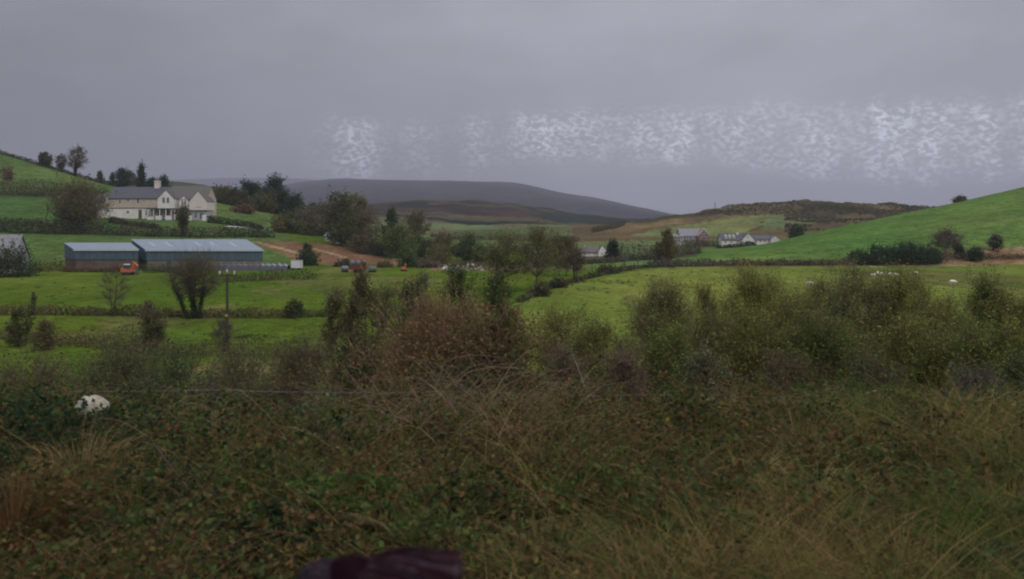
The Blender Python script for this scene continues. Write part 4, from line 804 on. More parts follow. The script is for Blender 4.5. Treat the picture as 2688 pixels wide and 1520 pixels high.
# trees and bushes of the middle foreground
for px, Y, top, wp, lb, k in (
 (950, 40, 728, 130, 'slender airy sapling with thin dark stems, tallest left of the red brown bush', dict(pal=OLIVE + OLIVEB, nl=2600, tw=1700, t0=.35, prof='column', stems=4)),
 (892, 42, 772, 110, 'slender sapling left of the tallest airy sapling', dict(pal=OLIVE, nl=1500, tw=1400, t0=.4, prof='column', stems=3)),
 (1015, 44, 770, 130, 'olive sapling between the airy sapling and the dark green bush', dict(pal=OLIVE + MIDG, nl=2400, tw=1400, t0=.3, stems=4)),
 (1078, 48, 752, 120, 'dark green rounded bush behind the red brown bush', dict(pal=DARK + MIDG, nl=3000, tw=700, t0=.1, stems=4)),
 (1104, 62, 724, 76, 'hazy grey bare bush in the field behind the dark green bush', dict(pal=GREYT, nl=300, tw=1400, t0=.2, stems=3)),
 (1206, 58, 706, 112, 'dark green leafy tree, left one of a pair behind the red brown bush', dict(pal=DARK + MIDG, nl=3600, tw=800, t0=.05, stems=4, nb=36)),
 (1300, 56, 728, 116, 'mid green leafy tree, right one of a pair behind the red brown bush', dict(pal=MIDG + DARK, nl=3400, tw=800, t0=.05, stems=4, nb=36))):
    k['nl'] = int(k['nl'] * (.7 if px < 1050 else 1.4)); k['tw'] *= 2; tree('sapling', lb, px, Y, top, wp, ls=.075, tr=.05, **k)
shrub('red_brown_bush', 'big rounded brown twiggy bush in the middle foreground', 1175, 19, 842, 520, pal=[(.185, .108, .052), (.15, .105, .046), (.155, .12, .048)], nl=12000, tw=13000, nb=80, stems=9, ls=.042, twc=(.18, .118, .072), tws=.05, tr=.02)
shrub('red_brown_bush', 'reddest twiggy bush with dark green leaves low down, right half of the big bush', 1320, 18, 846, 270, pal=REDB[1:] + MIDG + OLIVEB, nl=5600, tw=6200, nb=50, stems=7, ls=.042, twc=(.17, .095, .062), tws=.06, tr=.02)
B1 = 'low scrub behind the wire fence'
for px, Y, top, wp, lb, k in (
 (790, 23, 938, 300, 'olive brown low scrub below the airy saplings', dict(pal=OLIVEB + BROWN, nl=3600, tw=3000)), (940, 20, 905, 200, 'dark olive scrub at the left foot of the red brown bush', dict(pal=OLIVEB + DARK, nl=3400, tw=2200)),
 (640, 33, 964, 320, 'brown scrub with dark hollows left of the olive brown scrub', dict(pal=BROWN + OLIVEB + DARK, nl=2800, tw=2200)), (320, 46, 950, 300, 'dark grey green scrub in the near left pasture', dict(pal=DARK + OLIVEB + BROWN, nl=3000, tw=2000)),
 (470, 37, 962, 300, 'dark green bush mass below the ivy covered stump', dict(pal=DARK + MIDG, nl=3000, tw=1200)), (70, 38, 982, 360, 'brown bramble scrub at the left edge above the pale rock', dict(pal=BROWN + REDB + OLIVEB, nl=2600, tw=2000)),
 (1480, 20, 935, 210, 'thin brown twiggy scrub right of the red brown bush', dict(pal=BROWN + OLIVEB, nl=1800, tw=3600, twc=(.14, .105, .078))), (1640, 21, 940, 200, 'purplish brown twiggy scrub between the saplings and the pale shrub', dict(pal=BROWN, nl=1800, tw=3400, twc=(.125, .09, .075))),
 (2060, 20, 955, 230, 'reddish brown bramble scrub in front of the dense scrub', dict(pal=REDB + OLIVEB, nl=2600, tw=2600)), (2300, 20, 962, 220, 'brown and green bramble scrub at the foot of the thick trunked alder', dict(pal=BROWN + MIDG, nl=2600, tw=2200)), (2700, 20, 950, 200, 'dark green bramble scrub at the right edge behind the wire', dict(pal=DARK + MIDG, nl=2600, tw=1000))):
    shrub('scrub_bush', lb, px, Y, top, wp, group=B1, ls=np.clip(Y * .0019, .03, .10), **k)

# hedges: leaf masses over inner stems along a line of the field
def hedge(label, path, hgt, wid, pal, dens=60, ls=None, name='hedge', tw=12):
    P = np.array([G(a, b) for a, b in path]); d = np.concatenate([[0], np.cumsum(np.linalg.norm(np.diff(P[:, :2], axis=0), axis=1))]); Ltot = d[-1]; n = int(Ltot * dens); Ym = P[:, 1].mean()
    t = thing(name, label, 'hedge', tuple(P[0])); O = P[0]
    def at(s): x, y = np.interp(s, d, P[:, 0]), np.interp(s, d, P[:, 1]); return np.stack([x, y, zat(x, y)], 1)
    s = rng.random(n) * Ltot; hn = hgt * (.35 + 1.15 * fbm(s / (hgt * 2.2 + 1), s * 0 + Ltot, int(Ltot * 7) % 97, 4)); C = at(s) - O
    a = rng.uniform(0, math.pi, n); r = np.sqrt(rng.random(n)); C[:, 1] += np.cos(a) * r * wid; C[:, 0] += rng.normal(0, wid * .4, n); C[:, 2] += np.sin(a) * r * hn + .04
    l = ls or np.clip(Ym / F * 2.6, .05, .4); pl = np.asarray(pal); k = (fbm(s / 4, s * 0 + 3, 13, 3) * len(pl) * 1.8).astype(int); V, Q, Cc = leaves(C, l * rng.uniform(.6, 1.4, n), pick(pl, n, k))
    m = int(Ltot * tw); s2 = rng.random(m) * Ltot; A_ = at(s2) - O; A_[:, 1] += rng.normal(0, wid * .3, m); B2 = A_ + np.stack([rng.normal(0, .35, m) * hgt, rng.normal(0, .2, m) * hgt, hgt * rng.uniform(.4, 1.25, m)], 1)
    mesh_obj('foliage', V, Q, LEAF, t, col=Cc); V, Q, Cc = strokes(A_, B2, .012 + l * .06, np.array([.06, .048, .036]) * rng.uniform(.6, 1.6, (m, 1))); mesh_obj('sprays', V, Q, LEAF, t, col=Cc)
RB = REDB + BROWN
hedge('long low brown hedge crossing the left field under the stout ivy tree', [(-300, 97), (0, 96.5), (300, 96), (520, 94.5), (700, 94), (880, 95)], 1.1, .8, RB + DARK, 150)
hedge('brown rough hedge of the near left field with bare bushes in it', [(-250, 80), (0, 77), (150, 74), (300, 71), (420, 67), (560, 66), (700, 66), (880, 64)], 1.3, 1.2, RB + OLIVEB, 150)
hedge('dark scrubby bank between the barns and the left field', [(585, 152), (650, 154), (720, 156), (790, 158), (835, 158)], 2.0, 1.6, DARK + BROWN + OLIVEB, 60)
hedge('dark low hedge in front of the long barn', [(375, 182), (420, 182), (470, 180)], 2.2, 1.2, DARK + MIDG, 60)
hedge('dark hedge left of the small barn', [(-150, 190), (40, 188), (110, 187), (170, 189)], 3.0, 1.3, DARK + BROWN, 60)
hedge('brown tangled hedge at the foot of the small barn', [(165, 184), (240, 183), (330, 183)], 1.5, 1.0, BROWN + REDB, 60)
hedge('thick dark double hedge crossing the slope below the cream house', [(-300, 256), (0, 254), (150, 253), (250, 254), (360, 252), (520, 252), (640, 254), (720, 256)], 4.0, 2.2, DARK + DARK + CONI + BROWN[:2], 60)
hedge('upper dark hedge running along the left slope behind the round brown tree', [(-300, 268), (0, 267), (120, 266), (200, 266)], 2.8, 1.2, DARK, 46)
hedge('broad brown hedge band across the upper left slope', [(-300, 326), (0, 332), (120, 330), (230, 326), (280, 318)], 6.0, 4.0, RB + DARK, 40)
hedge('thin dark hedge along the skyline of the left hill', [(-200, 409), (0, 409), (100, 409), (200, 409), (310, 408)], 2.0, .8, DARK + BROWN, 30)
hedge('sloping brown hedge in the lawn below the cream house', [(285, 281), (320, 276), (370, 270), (420, 264)], 2.2, 1.0, BROWN + DARK, 50)
hedge('dark garden hedge right of the cream house', [(545, 284), (600, 284), (650, 282), (690, 280)], 2.6, 1.0, DARK, 50)
hedge('diagonal dark hedge bank climbing between the two right hand fields', [(1362, 112), (1400, 124), (1450, 139), (1520, 155), (1600, 175), (1680, 195), (1760, 203)], .8, .7, BROWN + DARK, 110)
hedge('brown reedy hedge along the fence of the sheep field', [(1700, 204), (1850, 206), (2000, 206), (2130, 206), (2230, 206)], 1.8, 1.6, [(.075, .058, .032), (.09, .07, .035), (.06, .055, .028)] + REDB, 60)
hedge('dry reddish brush along the far edge of the sheep field at the right', [(2450, 209), (2560, 208), (2688, 208), (2900, 208)], 1.6, 2.4, [(.15, .09, .05), (.17, .12, .06), (.12, .07, .045)], 50)
hedge('dark hedge at the top of the green strip beyond the fence', [(1400, 224), (1500, 226), (1600, 227), (1700, 236), (1790, 250)], 2.0, 1.3, BROWN + DARK + GREYT, 46)
hedge('brown thicket behind the green strip left of the bungalow', [(1620, 262), (1700, 262), (1770, 264), (1840, 275)], 5.0, 3.2, BROWN + GREYT + DARK, 46)
hedge('dark hedge below the bungalow', [(1880, 352), (1930, 352), (1985, 350)], 2.0, 1.0, DARK, 36)
hedge('brown tall hedge between the grey house and the bungalow', [(1800, 364), (1850, 366), (1890, 368)], 4.6, 1.6, BROWN + OLIVEB, 36)
hedge('low brown growth on the field edge behind the yellow olive trees', [(1130, 204), (1200, 205), (1300, 206), (1420, 204)], 1.8, 1.8, [(.12, .085, .05), (.09, .07, .04), (.14, .11, .07)], 50)
hedge('line of dark trees dividing the far slope', [(1555, 560), (1600, 600), (1640, 640)], 5, 2, DARK + BROWN, 16)
hedge('brown and green bramble thicket in the dip behind the wire at the left', [(-300, 26), (200, 27), (500, 25), (900, 24)], 1.7, 2.4, BROWN + OLIVEB + DARK + REDB, 160, .07)
hedge('dark valley hedge under the moor', [(1130, 430), (1250, 440), (1400, 450), (1520, 440)], 3.5, 2, OLIVEB + DARK, 24)

# heather and gorse tufts over the rocky hill, too many to count
n = 26000; px = rng.uniform(1560, 2480, n); Y = rng.uniform(470, 770, n); x = wx(px, Y); rw_ = HOR - zat(x, Y) / Y * F; m = (fbm(x * .03, Y * .03, 161, 4) > .5) & ((rw_ < 566) | (px > 2060)); x, Y = x[m], Y[m]; n = len(x)
V, Q, C = leaves(np.stack([x, Y, zat(x, Y) + rng.uniform(.1, 1.0, n)], 1), rng.uniform(.5, 1.2, n), pick([(.05, .046, .022), (.075, .055, .028), (.035, .042, .018), (.10, .075, .035)], n, (fbm(x * .02, Y * .02, 171, 3) * 9).astype(int))); tag(mesh_obj('heather', V, Q, LEAF, col=C), 'dark heather and gorse tufts over the rocky hill', 'heather', kind='stuff')

# pale rubble and scrap on the field edge behind the yellow olive trees
rb = MB()
for i in range(150):
    px = rng.uniform(1165, 1400); Y = 192 + rng.normal(0, 1.6); x, y, z = G(px, Y); s_ = rng.uniform(.15, .5); d = unit(3) * s_; c_ = np.array([x, y, z + abs(rng.normal(0, .45))])
    rb.hexa([tuple(c_ + sx * d[0] + sy * d[1] * .7 + sz * d[2] * .5) for sz in (-1, 1) for sx, sy in ((-1, -1), (1, -1), (1, 1), (-1, 1))])
tag(rb.build('rubble', surf('pale_rubble', (.20, .15, .11), .9, .6, .6, .1, rgb2=(.50, .46, .40))), 'pale rubble heap on the field edge behind the yellow olive trees', 'rubble', kind='stuff')

# rush tufts dotted over the pastures, too many to count
cs = [(rng.uniform(1380, 1900), rng.uniform(60, 195)) for _ in range(160)] + [(rng.uniform(-100, 900), rng.uniform(58, 170)) for _ in range(170)] + [(1590 + rng.normal(0, 45), 150 + rng.normal(0, 3)) for _ in range(24)] + [(640 + rng.normal(0, 35), 77 + rng.normal(0, 2)) for _ in range(16)] + [(rng.uniform(1900, 2700), rng.uniform(120, 200)) for _ in range(60)]
A_, B2, cc = [], [], []
for px, Y in cs:
    x, y, z = G(px, Y); m = int(rng.integers(8, 26)); r = rng.uniform(.08, .5); a0 = np.stack([x + rng.normal(0, r, m), y + rng.normal(0, r, m), np.full(m, z - .02)], 1); A_.append(a0); B2.append(a0 + np.stack([rng.normal(0, .12, m), rng.normal(0, .12, m), rng.uniform(.08, .36, m)], 1)); cc.append(pick([(.035, .055, .016), (.05, .07, .02), (.075, .08, .03)], m))
V, Q, C = strokes(np.concatenate(A_), np.concatenate(B2), .03, np.concatenate(cc)); tag(mesh_obj('rushes', V, Q, LEAF, col=C), 'small dark rush tufts dotted over the green fields', 'rushes', kind='stuff')

# ------------------------------------------------------------------ lane, sheep, rock
def lane(path, wid, mat, name):
    P = np.array([G(a, b) for a, b in path]); t = np.linspace(0, 1, 60); k = np.linspace(0, 1, len(P)); x, y = np.interp(t, k, P[:, 0]), np.interp(t, k, P[:, 1]); V = []
    for o in (-.5, -.2, .2, .5): V.append(np.stack([x, y + o * wid, zat(x, y + o * wid) + .12], 1))
    V = np.stack(V, 1).reshape(-1, 3); Q = np.array([(i * 4 + j, i * 4 + 4 + j, i * 4 + 5 + j, i * 4 + 1 + j) for i in range(59) for j in range(3)]); o = mesh_obj(name, V, Q, mat); o['kind'] = 'structure'
lane([(595, 279), (640, 281), (690, 284), (722, 287)], 4.5, surf('pale_gravel', (.30, .28, .26), .95, .2, .8, .05), 'road')

FLEECE = surf('fleece', (.62, .55, .44), .95, .15, 9, .05, bump=.6, bscale=30); FACE = surf('sheep_face', (.30, .26, .21), .9, .2, 8, .1)
def sheep_proto(label, loc, rz, graze):
    t = thing('sheep', label, 'sheep', loc, rz, 'sheep grazing in the right hand field'); b = MB()
    b.tube([(-.55, 0, .60), (-.5, 0, .62), (-.3, 0, .63), (0, 0, .62), (.3, 0, .64), (.48, 0, .66), (.54, 0, .68)], [.06, .2, .27, .28, .26, .19, .1], 12)
    nk = [(.4, 0, .70), (.62, 0, .62 if graze else .88), (.74, 0, .42 if graze else .98), (.86, 0, .22 if graze else .93)]; b.tube(nk, [.15, .11, .10, .05], 10)
    for x in (-.36, .34):
        for y in (-.13, .13): b.tube([(x, y, .55), (x + (.03 if x < 0 else 0), y, .34), (x - (.02 if x < 0 else 0), y, .18), (x, y, 0), (x + .04, y, -.01)], [.09, .055, .035, .032, .03], 8)
    b.tube([(-.52, 0, .66), (-.62, 0, .5), (-.62, 0, .38)], [.05, .05, .03], 6)
    o = part(b, 'body', FLEECE, t, smooth=True); m = o.modifiers.new('fuse', 'REMESH'); m.mode = 'VOXEL'; m.voxel_size = .028; m.use_smooth_shade = True
    h = nk[3]; g2 = MB().tube([nk[2], ((nk[2][0] + h[0]) / 2, 0, (nk[2][2] + h[2]) / 2), (h[0] + .05, 0, h[2] - .03)], [.09, .085, .045], 10)
    for y in (-1, 1): g2.hexa([(nk[2][0] - .02, y * .06, nk[2][2] + .05), (nk[2][0] + .03, y * .06, nk[2][2] + .05), (nk[2][0] + .03, y * .18, nk[2][2] + .02), (nk[2][0] - .02, y * .18, nk[2][2] + .02), (nk[2][0] - .02, y * .06, nk[2][2] + .07), (nk[2][0] + .03, y * .06, nk[2][2] + .07), (nk[2][0] + .03, y * .17, nk[2][2] + .04), (nk[2][0] - .02, y * .17, nk[2][2] + .04)])
    part(g2, 'face', FACE, t, smooth=True); return t
def sg(px, row): return G(px, Yrow(px, row, 95, 200))
sh1 = sheep_proto('white sheep standing apart on open grass, rightmost of the flock', sg(2501, 748), 0, True)
sh2 = sheep_proto('single pale sheep at the left of the flock above the twiggy alder', sg(2237, 737), 3.0, True)
dup(sh1, sg(2127, 752), 2.8, 'leftmost sheep of the flock, just above the scrub tops')
dup(sh2, sg(2306, 724), .2, 'farthest sheep of the flock, left of the touching pair'); dup(sh1, sg(2316, 726), 1.2, 'sheep standing end on beside the farthest sheep')
dup(sh1, sg(2340, 728), 3.1, 'left sheep of a touching pair in the middle of the flock'); dup(sh2, sg(2352, 729), .3, 'right sheep of a touching pair in the middle of the flock')
dup(sh1, sg(2405, 724), .1, 'sheep grazing behind the leafy spire of an alder'); dup(sh2, sg(2292, 730), 1.9, 'sheep half hidden by twigs left of the touching pair')

ROCK = surf('pale_limestone', (.27, .24, .18), .95, .5, 9, .05, bump=.9, bscale=16, rgb2=(.44, .40, .32))
def boulder(name, label, px, Y, top, wpx):
    g = G(px, Y); h = wz(top, Y) - g[2]; r = wpx * Y / F / 2; nu, nv = 30, 20; V = []
    for j in range(nv + 1):
        a = math.pi * j / nv
        for i in range(nu):
            t = 2 * math.pi * i / nu; d = np.array([math.sin(a) * math.cos(t), math.sin(a) * math.sin(t), -math.cos(a)])
            f = 1 + .16 * (fbm(d[0] * 2.1 + 7, d[1] * 2.1 + d[2] * 2.3, 5, 4) - .5) * 2 + .07 * np.sign(math.sin(d[0] * 9 + d[2] * 7)); V.append(d * f * np.array([r, r * .8, min(h * .5, r * .75)]) + [0, 0, h - min(h * .5, r * .75)])
    Q = np.array([(j * nu + i, j * nu + (i + 1) % nu, (j + 1) * nu + (i + 1) % nu, (j + 1) * nu + i) for j in range(nv) for i in range(nu)]); o = mesh_obj(name, np.array(V), Q, ROCK, smooth=False); o.location = g; return tag(o, label, 'rock')
boulder('boulder', 'pale cream boulder poking out of the brambles at the left', 243, 9.0, 1040, 84)

# ------------------------------------------------------------------ wire fence along the top of the bank
f1 = thing('wire_fence', 'sagging wire fence on thin dark posts behind the bramble bank', 'fence', G(1344, 12.8)); O = np.array(f1.location); tops = []
for px in (-720, -80, 560, 1210, 1832, 2480, 3130):
    Yf = 13.0 - 2.9 * max(0, px / 2688) ; x, y, z = G(px, Yf); h = wz(1020 + 27 * (max(0, px) / 2688) ** 2, Yf) - z + .08; ln = random.uniform(-.06, .1)
    part(MB().tube([tuple(np.array([x - ln, y, z - .3]) - O), tuple(np.array([x, y, z + h]) - O)], [.05, .042], 7), 'post', WOOD, f1); tops.append((np.array([x, y, z]) - O, h - .08))
for fr_ in (1.0, .62, .3):
    pts = []
    for (a, ha), (b_, hb) in zip(tops[:-1], tops[1:]):
        for u in np.linspace(0, 1, 8, endpoint=False): p = a * (1 - u) + b_ * u; p[2] += (ha * (1 - u) + hb * u) * fr_ - .12 * u * (1 - u); pts.append(p - (0, .05, 0))
    part(MB().tube(pts, .0035, 5), 'wire', WIRE, f1)
REDPL = surf('faded_orange_plastic', (.32, .10, .055), .6, .2, 8, .2)
for px, row, Y, sz, lb in ((1490, 992, 12.8, .05, 'small orange plastic scrap caught in twigs by the white stem'), (456, 1106, 8.4, .045, 'small pinkish red plastic scrap in the brambles at the left')):
    V = np.array([(i * sz * .45 + .01 * random.random(), .02 * random.random(), -j * sz * .6) for j in range(4) for i in range(3)]); Q = np.array([(j * 3 + i, j * 3 + i + 1, j * 3 + 4 + i, j * 3 + 3 + i) for j in range(3) for i in range(2)])
    o = mesh_obj('plastic_scrap', V, Q, REDPL); o.location = (wx(px, Y), Y, wz(row, Y)); so = o.modifiers.new('t', 'SOLIDIFY'); so.thickness = .004; tag(o, lb, 'plastic scrap')

# ------------------------------------------------------------------ the near bank: grass, brambles, dead stems
def ribbons(P, wd, col):
    """P (n,m,3) centre lines -> tapered ribbons"""
    n, m, _ = P.shape; d = P[:, -1] - P[:, 0]; s = np.cross(d, unit(n)); s /= np.linalg.norm(s, axis=1, keepdims=True) + 1e-9; w_ = np.broadcast_to(wd, (n,))[:, None] * np.linspace(1, .15, m)[None]
    V = np.stack([P - s[:, None] * w_[..., None], P + s[:, None] * w_[..., None]], 2).reshape(-1, 3); i = np.arange(n)[:, None, None] * (2 * m) + np.arange(m - 1)[None, :, None] * 2
    return V, (i + np.array([0, 1, 3, 2])[None, None]).reshape(-1, 4), np.repeat(col, 2 * m, 0)
def spots(n, y0, y1, u=.78, power=0):
    Y = np.exp(rng.uniform(np.log(y0), np.log(y1), n)); x = rng.uniform(-u, u, n) * Y; return x, Y, zat(x, Y)
def patch(x, y, s, seed, o=3): return fbm(x * s + 50, y * s + 50, seed, o)
def mixpal(a, b, t): return np.where((rng.random(len(t)) < t)[:, None], a, b)
GSTRAW = [(.235, .165, .062), (.18, .122, .046), (.21, .148, .06), (.155, .092, .038)]; GOLIVE = [(.092, .096, .024), (.12, .112, .032), (.078, .084, .022)]; GGREEN = [(.048, .092, .018), (.068, .115, .022)]
n = 105000; x, Y, z = spots(n, 2.6, 13.5); nc = 420; cxx, cyy, _ = spots(nc, 2.8, 12.5); ic = rng.integers(0, nc, n); incl = rng.random(n) < .68; rr_ = rng.uniform(.06, .2, nc); x = np.where(incl, cxx[ic] + rng.normal(0, 1, n) * rr_[ic], x); Y = np.where(incl, np.maximum(cyy[ic] + rng.normal(0, 1, n) * rr_[ic], 2.4), Y); z = zat(x, Y); hcl = rng.uniform(.7, 1.5, nc)[ic]; dcl = rng.normal(0, .3, nc)[ic]; px = CX + F * x / Y
side_ = np.clip((px - 1150) / 700, .12, 1); left_ = np.clip((420 - px) / 300, 0, 1)
keep = rng.random(n) < np.clip(.12 + .88 * np.maximum(side_, left_ * .5), 0, 1) * np.clip(.3 + 1.4 * patch(x, Y, .9, 3), 0, 1); x, Y, z, px, side_, left_, incl, hcl, dcl, ic = [a[keep] for a in (x, Y, z, px, side_, left_, incl, hcl, dcl, ic)]; n = len(x)
dry = np.clip((patch(x, Y, 1.1, 8, 4) - .5) * 4.5 + .42 + .05 * left_ + .08 * side_ + np.where(incl, dcl, 0) - .38 * np.clip((px - 220) / 150, 0, 1) * np.clip((1250 - px) / 250, 0, 1), 0.04, .94); c = mixpal(pick(GSTRAW, n), mixpal(pick(GGREEN, n), pick(GOLIVE, n), np.clip((patch(x, Y, 1.2, 12) - .4) * 3, .1, .9)), dry)
h = rng.uniform(.16, .46, n) * (.55 + 1.2 * patch(x, Y, .5, 15)) * (1 + .25 * side_) * np.where(incl, hcl, .8) * np.clip(1.25 - (Y - 3) * .02, .7, 1.3); ang = patch(x, Y, .9, 18, 3) * 9 + rng.normal(0, 1.5, n); ang = np.where(incl, np.arctan2(Y - cyy[ic], x - cxx[ic]) + rng.normal(0, .5, n), ang); ln = h * rng.uniform(.15, 1.15, n)
t = np.linspace(0, 1, 5)[None, :, None]; B = np.stack([x, Y, z - .03], 1)[:, None]; D = np.stack([np.cos(ang) * ln, np.sin(ang) * ln * .6, np.zeros(n)], 1)[:, None]; P = B + D * t ** 1.8 + np.stack([0 * h, 0 * h, h], 1)[:, None] * (t * 1.25 - .35 * t ** 2.2)
V, Q, C = ribbons(P, .0022 + .0012 * Y / 6, c); tag(mesh_obj('grass', V, Q, STRAW, col=C), 'rough long grass, green and straw coloured, all over the near bank', 'grass', kind='stuff')

# taller bent stalks standing out of the tangle
n = 5200; x, Y, z = spots(n, 3.0, 12.6); px = CX + F * x / Y; keep = rng.random(n) < np.clip(.25 + .75 * patch(x, Y, .8, 211) + .3 * (px > 1100), 0, 1); x, Y, z = x[keep], Y[keep], z[keep]; n = len(x)
h = rng.uniform(.3, .75, n) * np.clip(Y / 6, .6, 1.1); a_ = rng.uniform(0, 6.28, n); l_ = h * rng.uniform(.3, 1.5, n); t = np.linspace(0, 1, 7)[None, :, None]
P = np.stack([x, Y, z], 1)[:, None] + np.stack([np.cos(a_) * l_, np.sin(a_) * l_ * .5, 0 * a_], 1)[:, None] * t ** 1.7 + np.stack([0 * h, 0 * h, h], 1)[:, None] * (t * 1.4 - .6 * t ** 2.3); P += np.cumsum(rng.normal(0, .006, P.shape), 1)
V, Q, C = ribbons(P, .0028 + .0008 * Y / 6, pick([(.24, .165, .07), (.17, .11, .05), (.20, .15, .062), (.13, .085, .045), (.12, .115, .04)], n)); tag(mesh_obj('dry_stalks', V, Q, STRAW, col=C), 'bent dry stalks standing out of the grass and brambles on the near bank', 'dry stalks', kind='stuff')

# brambles: arching canes carrying small leaves in threes, thickest at the left and along the crest
LV = [[(.019, .038, .013), (.027, .047, .016), (.017, .032, .016)], [(.058, .078, .020), (.074, .090, .026), (.048, .066, .019)], [(.105, .068, .026), (.118, .072, .030), (.082, .054, .024)], [(.12, .095, .022), (.10, .078, .024), (.085, .075, .024)]]
n = 5200; x, Y, z = spots(n, 2.5, 12.6); px = CX + F * x / Y; keep = rng.random(n) < np.clip(.62 + .4 * (px < 1500) + .5 * (patch(x, Y, .6, 23) - .4) * 2 + .3 * (Y > 8.5), 0, 1); x, Y, z = x[keep], Y[keep], z[keep]; n = len(x)
Lc = rng.uniform(.5, 1.6, n); az = rng.uniform(0, 6.28, n); hh = Lc * rng.uniform(.22, .5, n) * (.55 + 1.1 * patch(x, Y, .7, 77)) * np.where(Y > 8.3, .9 + 1.3 * np.clip(patch(x, Y, .8, 61) - .35, 0, .6) * np.where(CX + F * x / Y < 900, .25, 1), 1); t = np.linspace(0, 1, 9)[None, :, None]
P = np.stack([x, Y, z - .02], 1)[:, None] + np.stack([np.cos(az) * Lc * .8, np.sin(az) * Lc * .5, 0 * Lc], 1)[:, None] * t + np.stack([0 * hh, 0 * hh, hh * 4], 1)[:, None] * (t * (1 - t * .85)) * .8; P += np.cumsum(rng.normal(0, .012, P.shape), 1)
Vc, Qc, Cc = ribbons(P, .0032, np.clip(np.array([(.085, .052, .036)]) * rng.uniform(.5, 1.5, (n, 1)), .01, 1)); pr = []; kinds = (patch(x, Y, .8, 33) * 4.0 + rng.normal(0, .6, n) - .9 - .9 * np.clip((900 - (CX + F * x / Y)) / 500, 0, 1)).round().clip(0, 3).astype(int)
for _ in range(17):
    u = rng.uniform(.12, 1, n) * 8; i = np.minimum(u.astype(int), 7); f = (u - i)[:, None]; p = P[np.arange(n), i] * (1 - f) + P[np.arange(n), i + 1] * f; dd = unit(n) * .035
    for s in range(3):
        q_ = p + dd + unit(n) * .028; col = np.zeros((n, 3)); kk = np.where(rng.random(n) < .72, kinds, rng.integers(0, 4, n))
        for m in range(4): mk = kk == m; col[mk] = pick(LV[m], int(mk.sum()))
        V, Q, C = leaves(q_, rng.uniform(.017, .034, n) * np.clip(Y / 5.5, .62, 1), col, .6, .3); sel = rng.random(n) < .8; Q = Q[sel]; pr.append((V, Q, C))
tag(mesh_obj('bramble_undergrowth', *merge((Vc, Qc, Cc), *pr)[:2], LEAF, col=merge((Vc, Qc, Cc), *pr)[2]), 'tangle of bramble canes with small green, brown and yellow leaves on the near bank', 'undergrowth', kind='stuff')

# low leaf litter and ivy close to the ground so that no bare soil shows
n = 60000; x, Y, z = spots(n, 2.5, 13); kp = rng.random(n) < np.where(CX + F * x / Y > 1500, .45, 1); x, Y, z = x[kp], Y[kp], z[kp]; n = len(x); k = (patch(x, Y, .9, 43) * 4.4 + rng.normal(0, .6, n) - .7 - .9 * np.clip((900 - (CX + F * x / Y)) / 500, 0, 1)).round().clip(0, 2).astype(int); col = np.zeros((n, 3))
for m in range(3): mk = k == m; col[mk] = pick(LV[m], int(mk.sum()))
V, Q, C = leaves(np.stack([x, Y, z + rng.uniform(0, .22, n)], 1), rng.uniform(.02, .042, n) * np.clip(Y / 6, .5, 1), col, .6, .5); tag(mesh_obj('ground_ivy', V, Q, LEAF, col=C), 'low leafy ground cover under the grass and brambles', 'ground cover', kind='stuff')

# dead pale stems matted along the crest of the bank
n = 9000; x, Y, z = spots(n, 3.6, 12.4, .75); px = CX + F * x / Y; keep = rng.random(n) < 1.0 * np.exp(-((px - 1180) / 360) ** 2) * (Y > 7.0) + .10 + .08 * (px > 1700); x, Y, z = x[keep], Y[keep], z[keep]; n = len(x)
Lc = rng.uniform(.5, 1.5, n) * np.clip(Y / 8.5, .3, 1); sgn = np.where(rng.random(n) < .62, 1, -1); hh = Lc * rng.uniform(.2, .62, n) * (1 + .5 * np.exp(-((px[keep] - 1180) / 300) ** 2) * (Y > 7.4)); t = np.linspace(0, 1, 8)[None, :, None]
P = np.stack([x, Y, z + .02], 1)[:, None] + np.stack([sgn * Lc * .85, rng.normal(0, .25, n) * Lc, 0 * Lc], 1)[:, None] * t + np.stack([0 * hh, 0 * hh, hh], 1)[:, None] * np.sin(np.clip(t * 2.3, 0, 3.1)); P += np.cumsum(rng.normal(0, .010, P.shape), 1)
V, Q, C = ribbons(P, .0036 * np.clip(Y / 8.5, .45, 1), pick([(.18, .13, .082), (.13, .09, .058), (.22, .16, .10), (.10, .07, .048)], n)); tag(mesh_obj('dead_stems', V, Q, STRAW, col=C), 'mat of dead pale brown stems along the top of the bank', 'dead stems', kind='stuff')

def tussock(label, px, Y, r, h, pal, n, lean, name='grass_tussock'):
    g = G(px, Y); a = rng.uniform(0, 6.28, n); rr = r * np.sqrt(rng.random(n)) * .45; B = np.stack([np.cos(a) * rr, np.sin(a) * rr, 0 * a - .03], 1); hh = h * 1.35 * rng.uniform(.55, 1.1, n); ln = r * rng.uniform(.25, 1.15, n); t = np.linspace(0, 1, 7)[None, :, None]
    D = np.stack([np.cos(a) * ln + lean * rng.uniform(.4, 1.1, n), np.sin(a) * ln, 0 * a], 1); P = B[:, None] + D[:, None] * t ** 1.9 + np.stack([0 * a, 0 * a, hh], 1)[:, None] * (1.7 * t - .95 * t ** 2.1)
    V, Q, C = ribbons(P, .0026 + .001 * Y / 6, pick(pal, n)); o = mesh_obj(name, V, Q, STRAW, col=C); o.location = g; return tag(o, label, 'grass tussock', 'grass tussocks on the near bank')
BL = [(.25, .18, .072), (.19, .135, .052), (.22, .155, .065), (.14, .12, .042)]; OR = [(.10, .053, .020), (.08, .043, .017), (.105, .064, .025)]; OG = [(.095, .098, .028), (.115, .106, .034), (.075, .088, .023)]
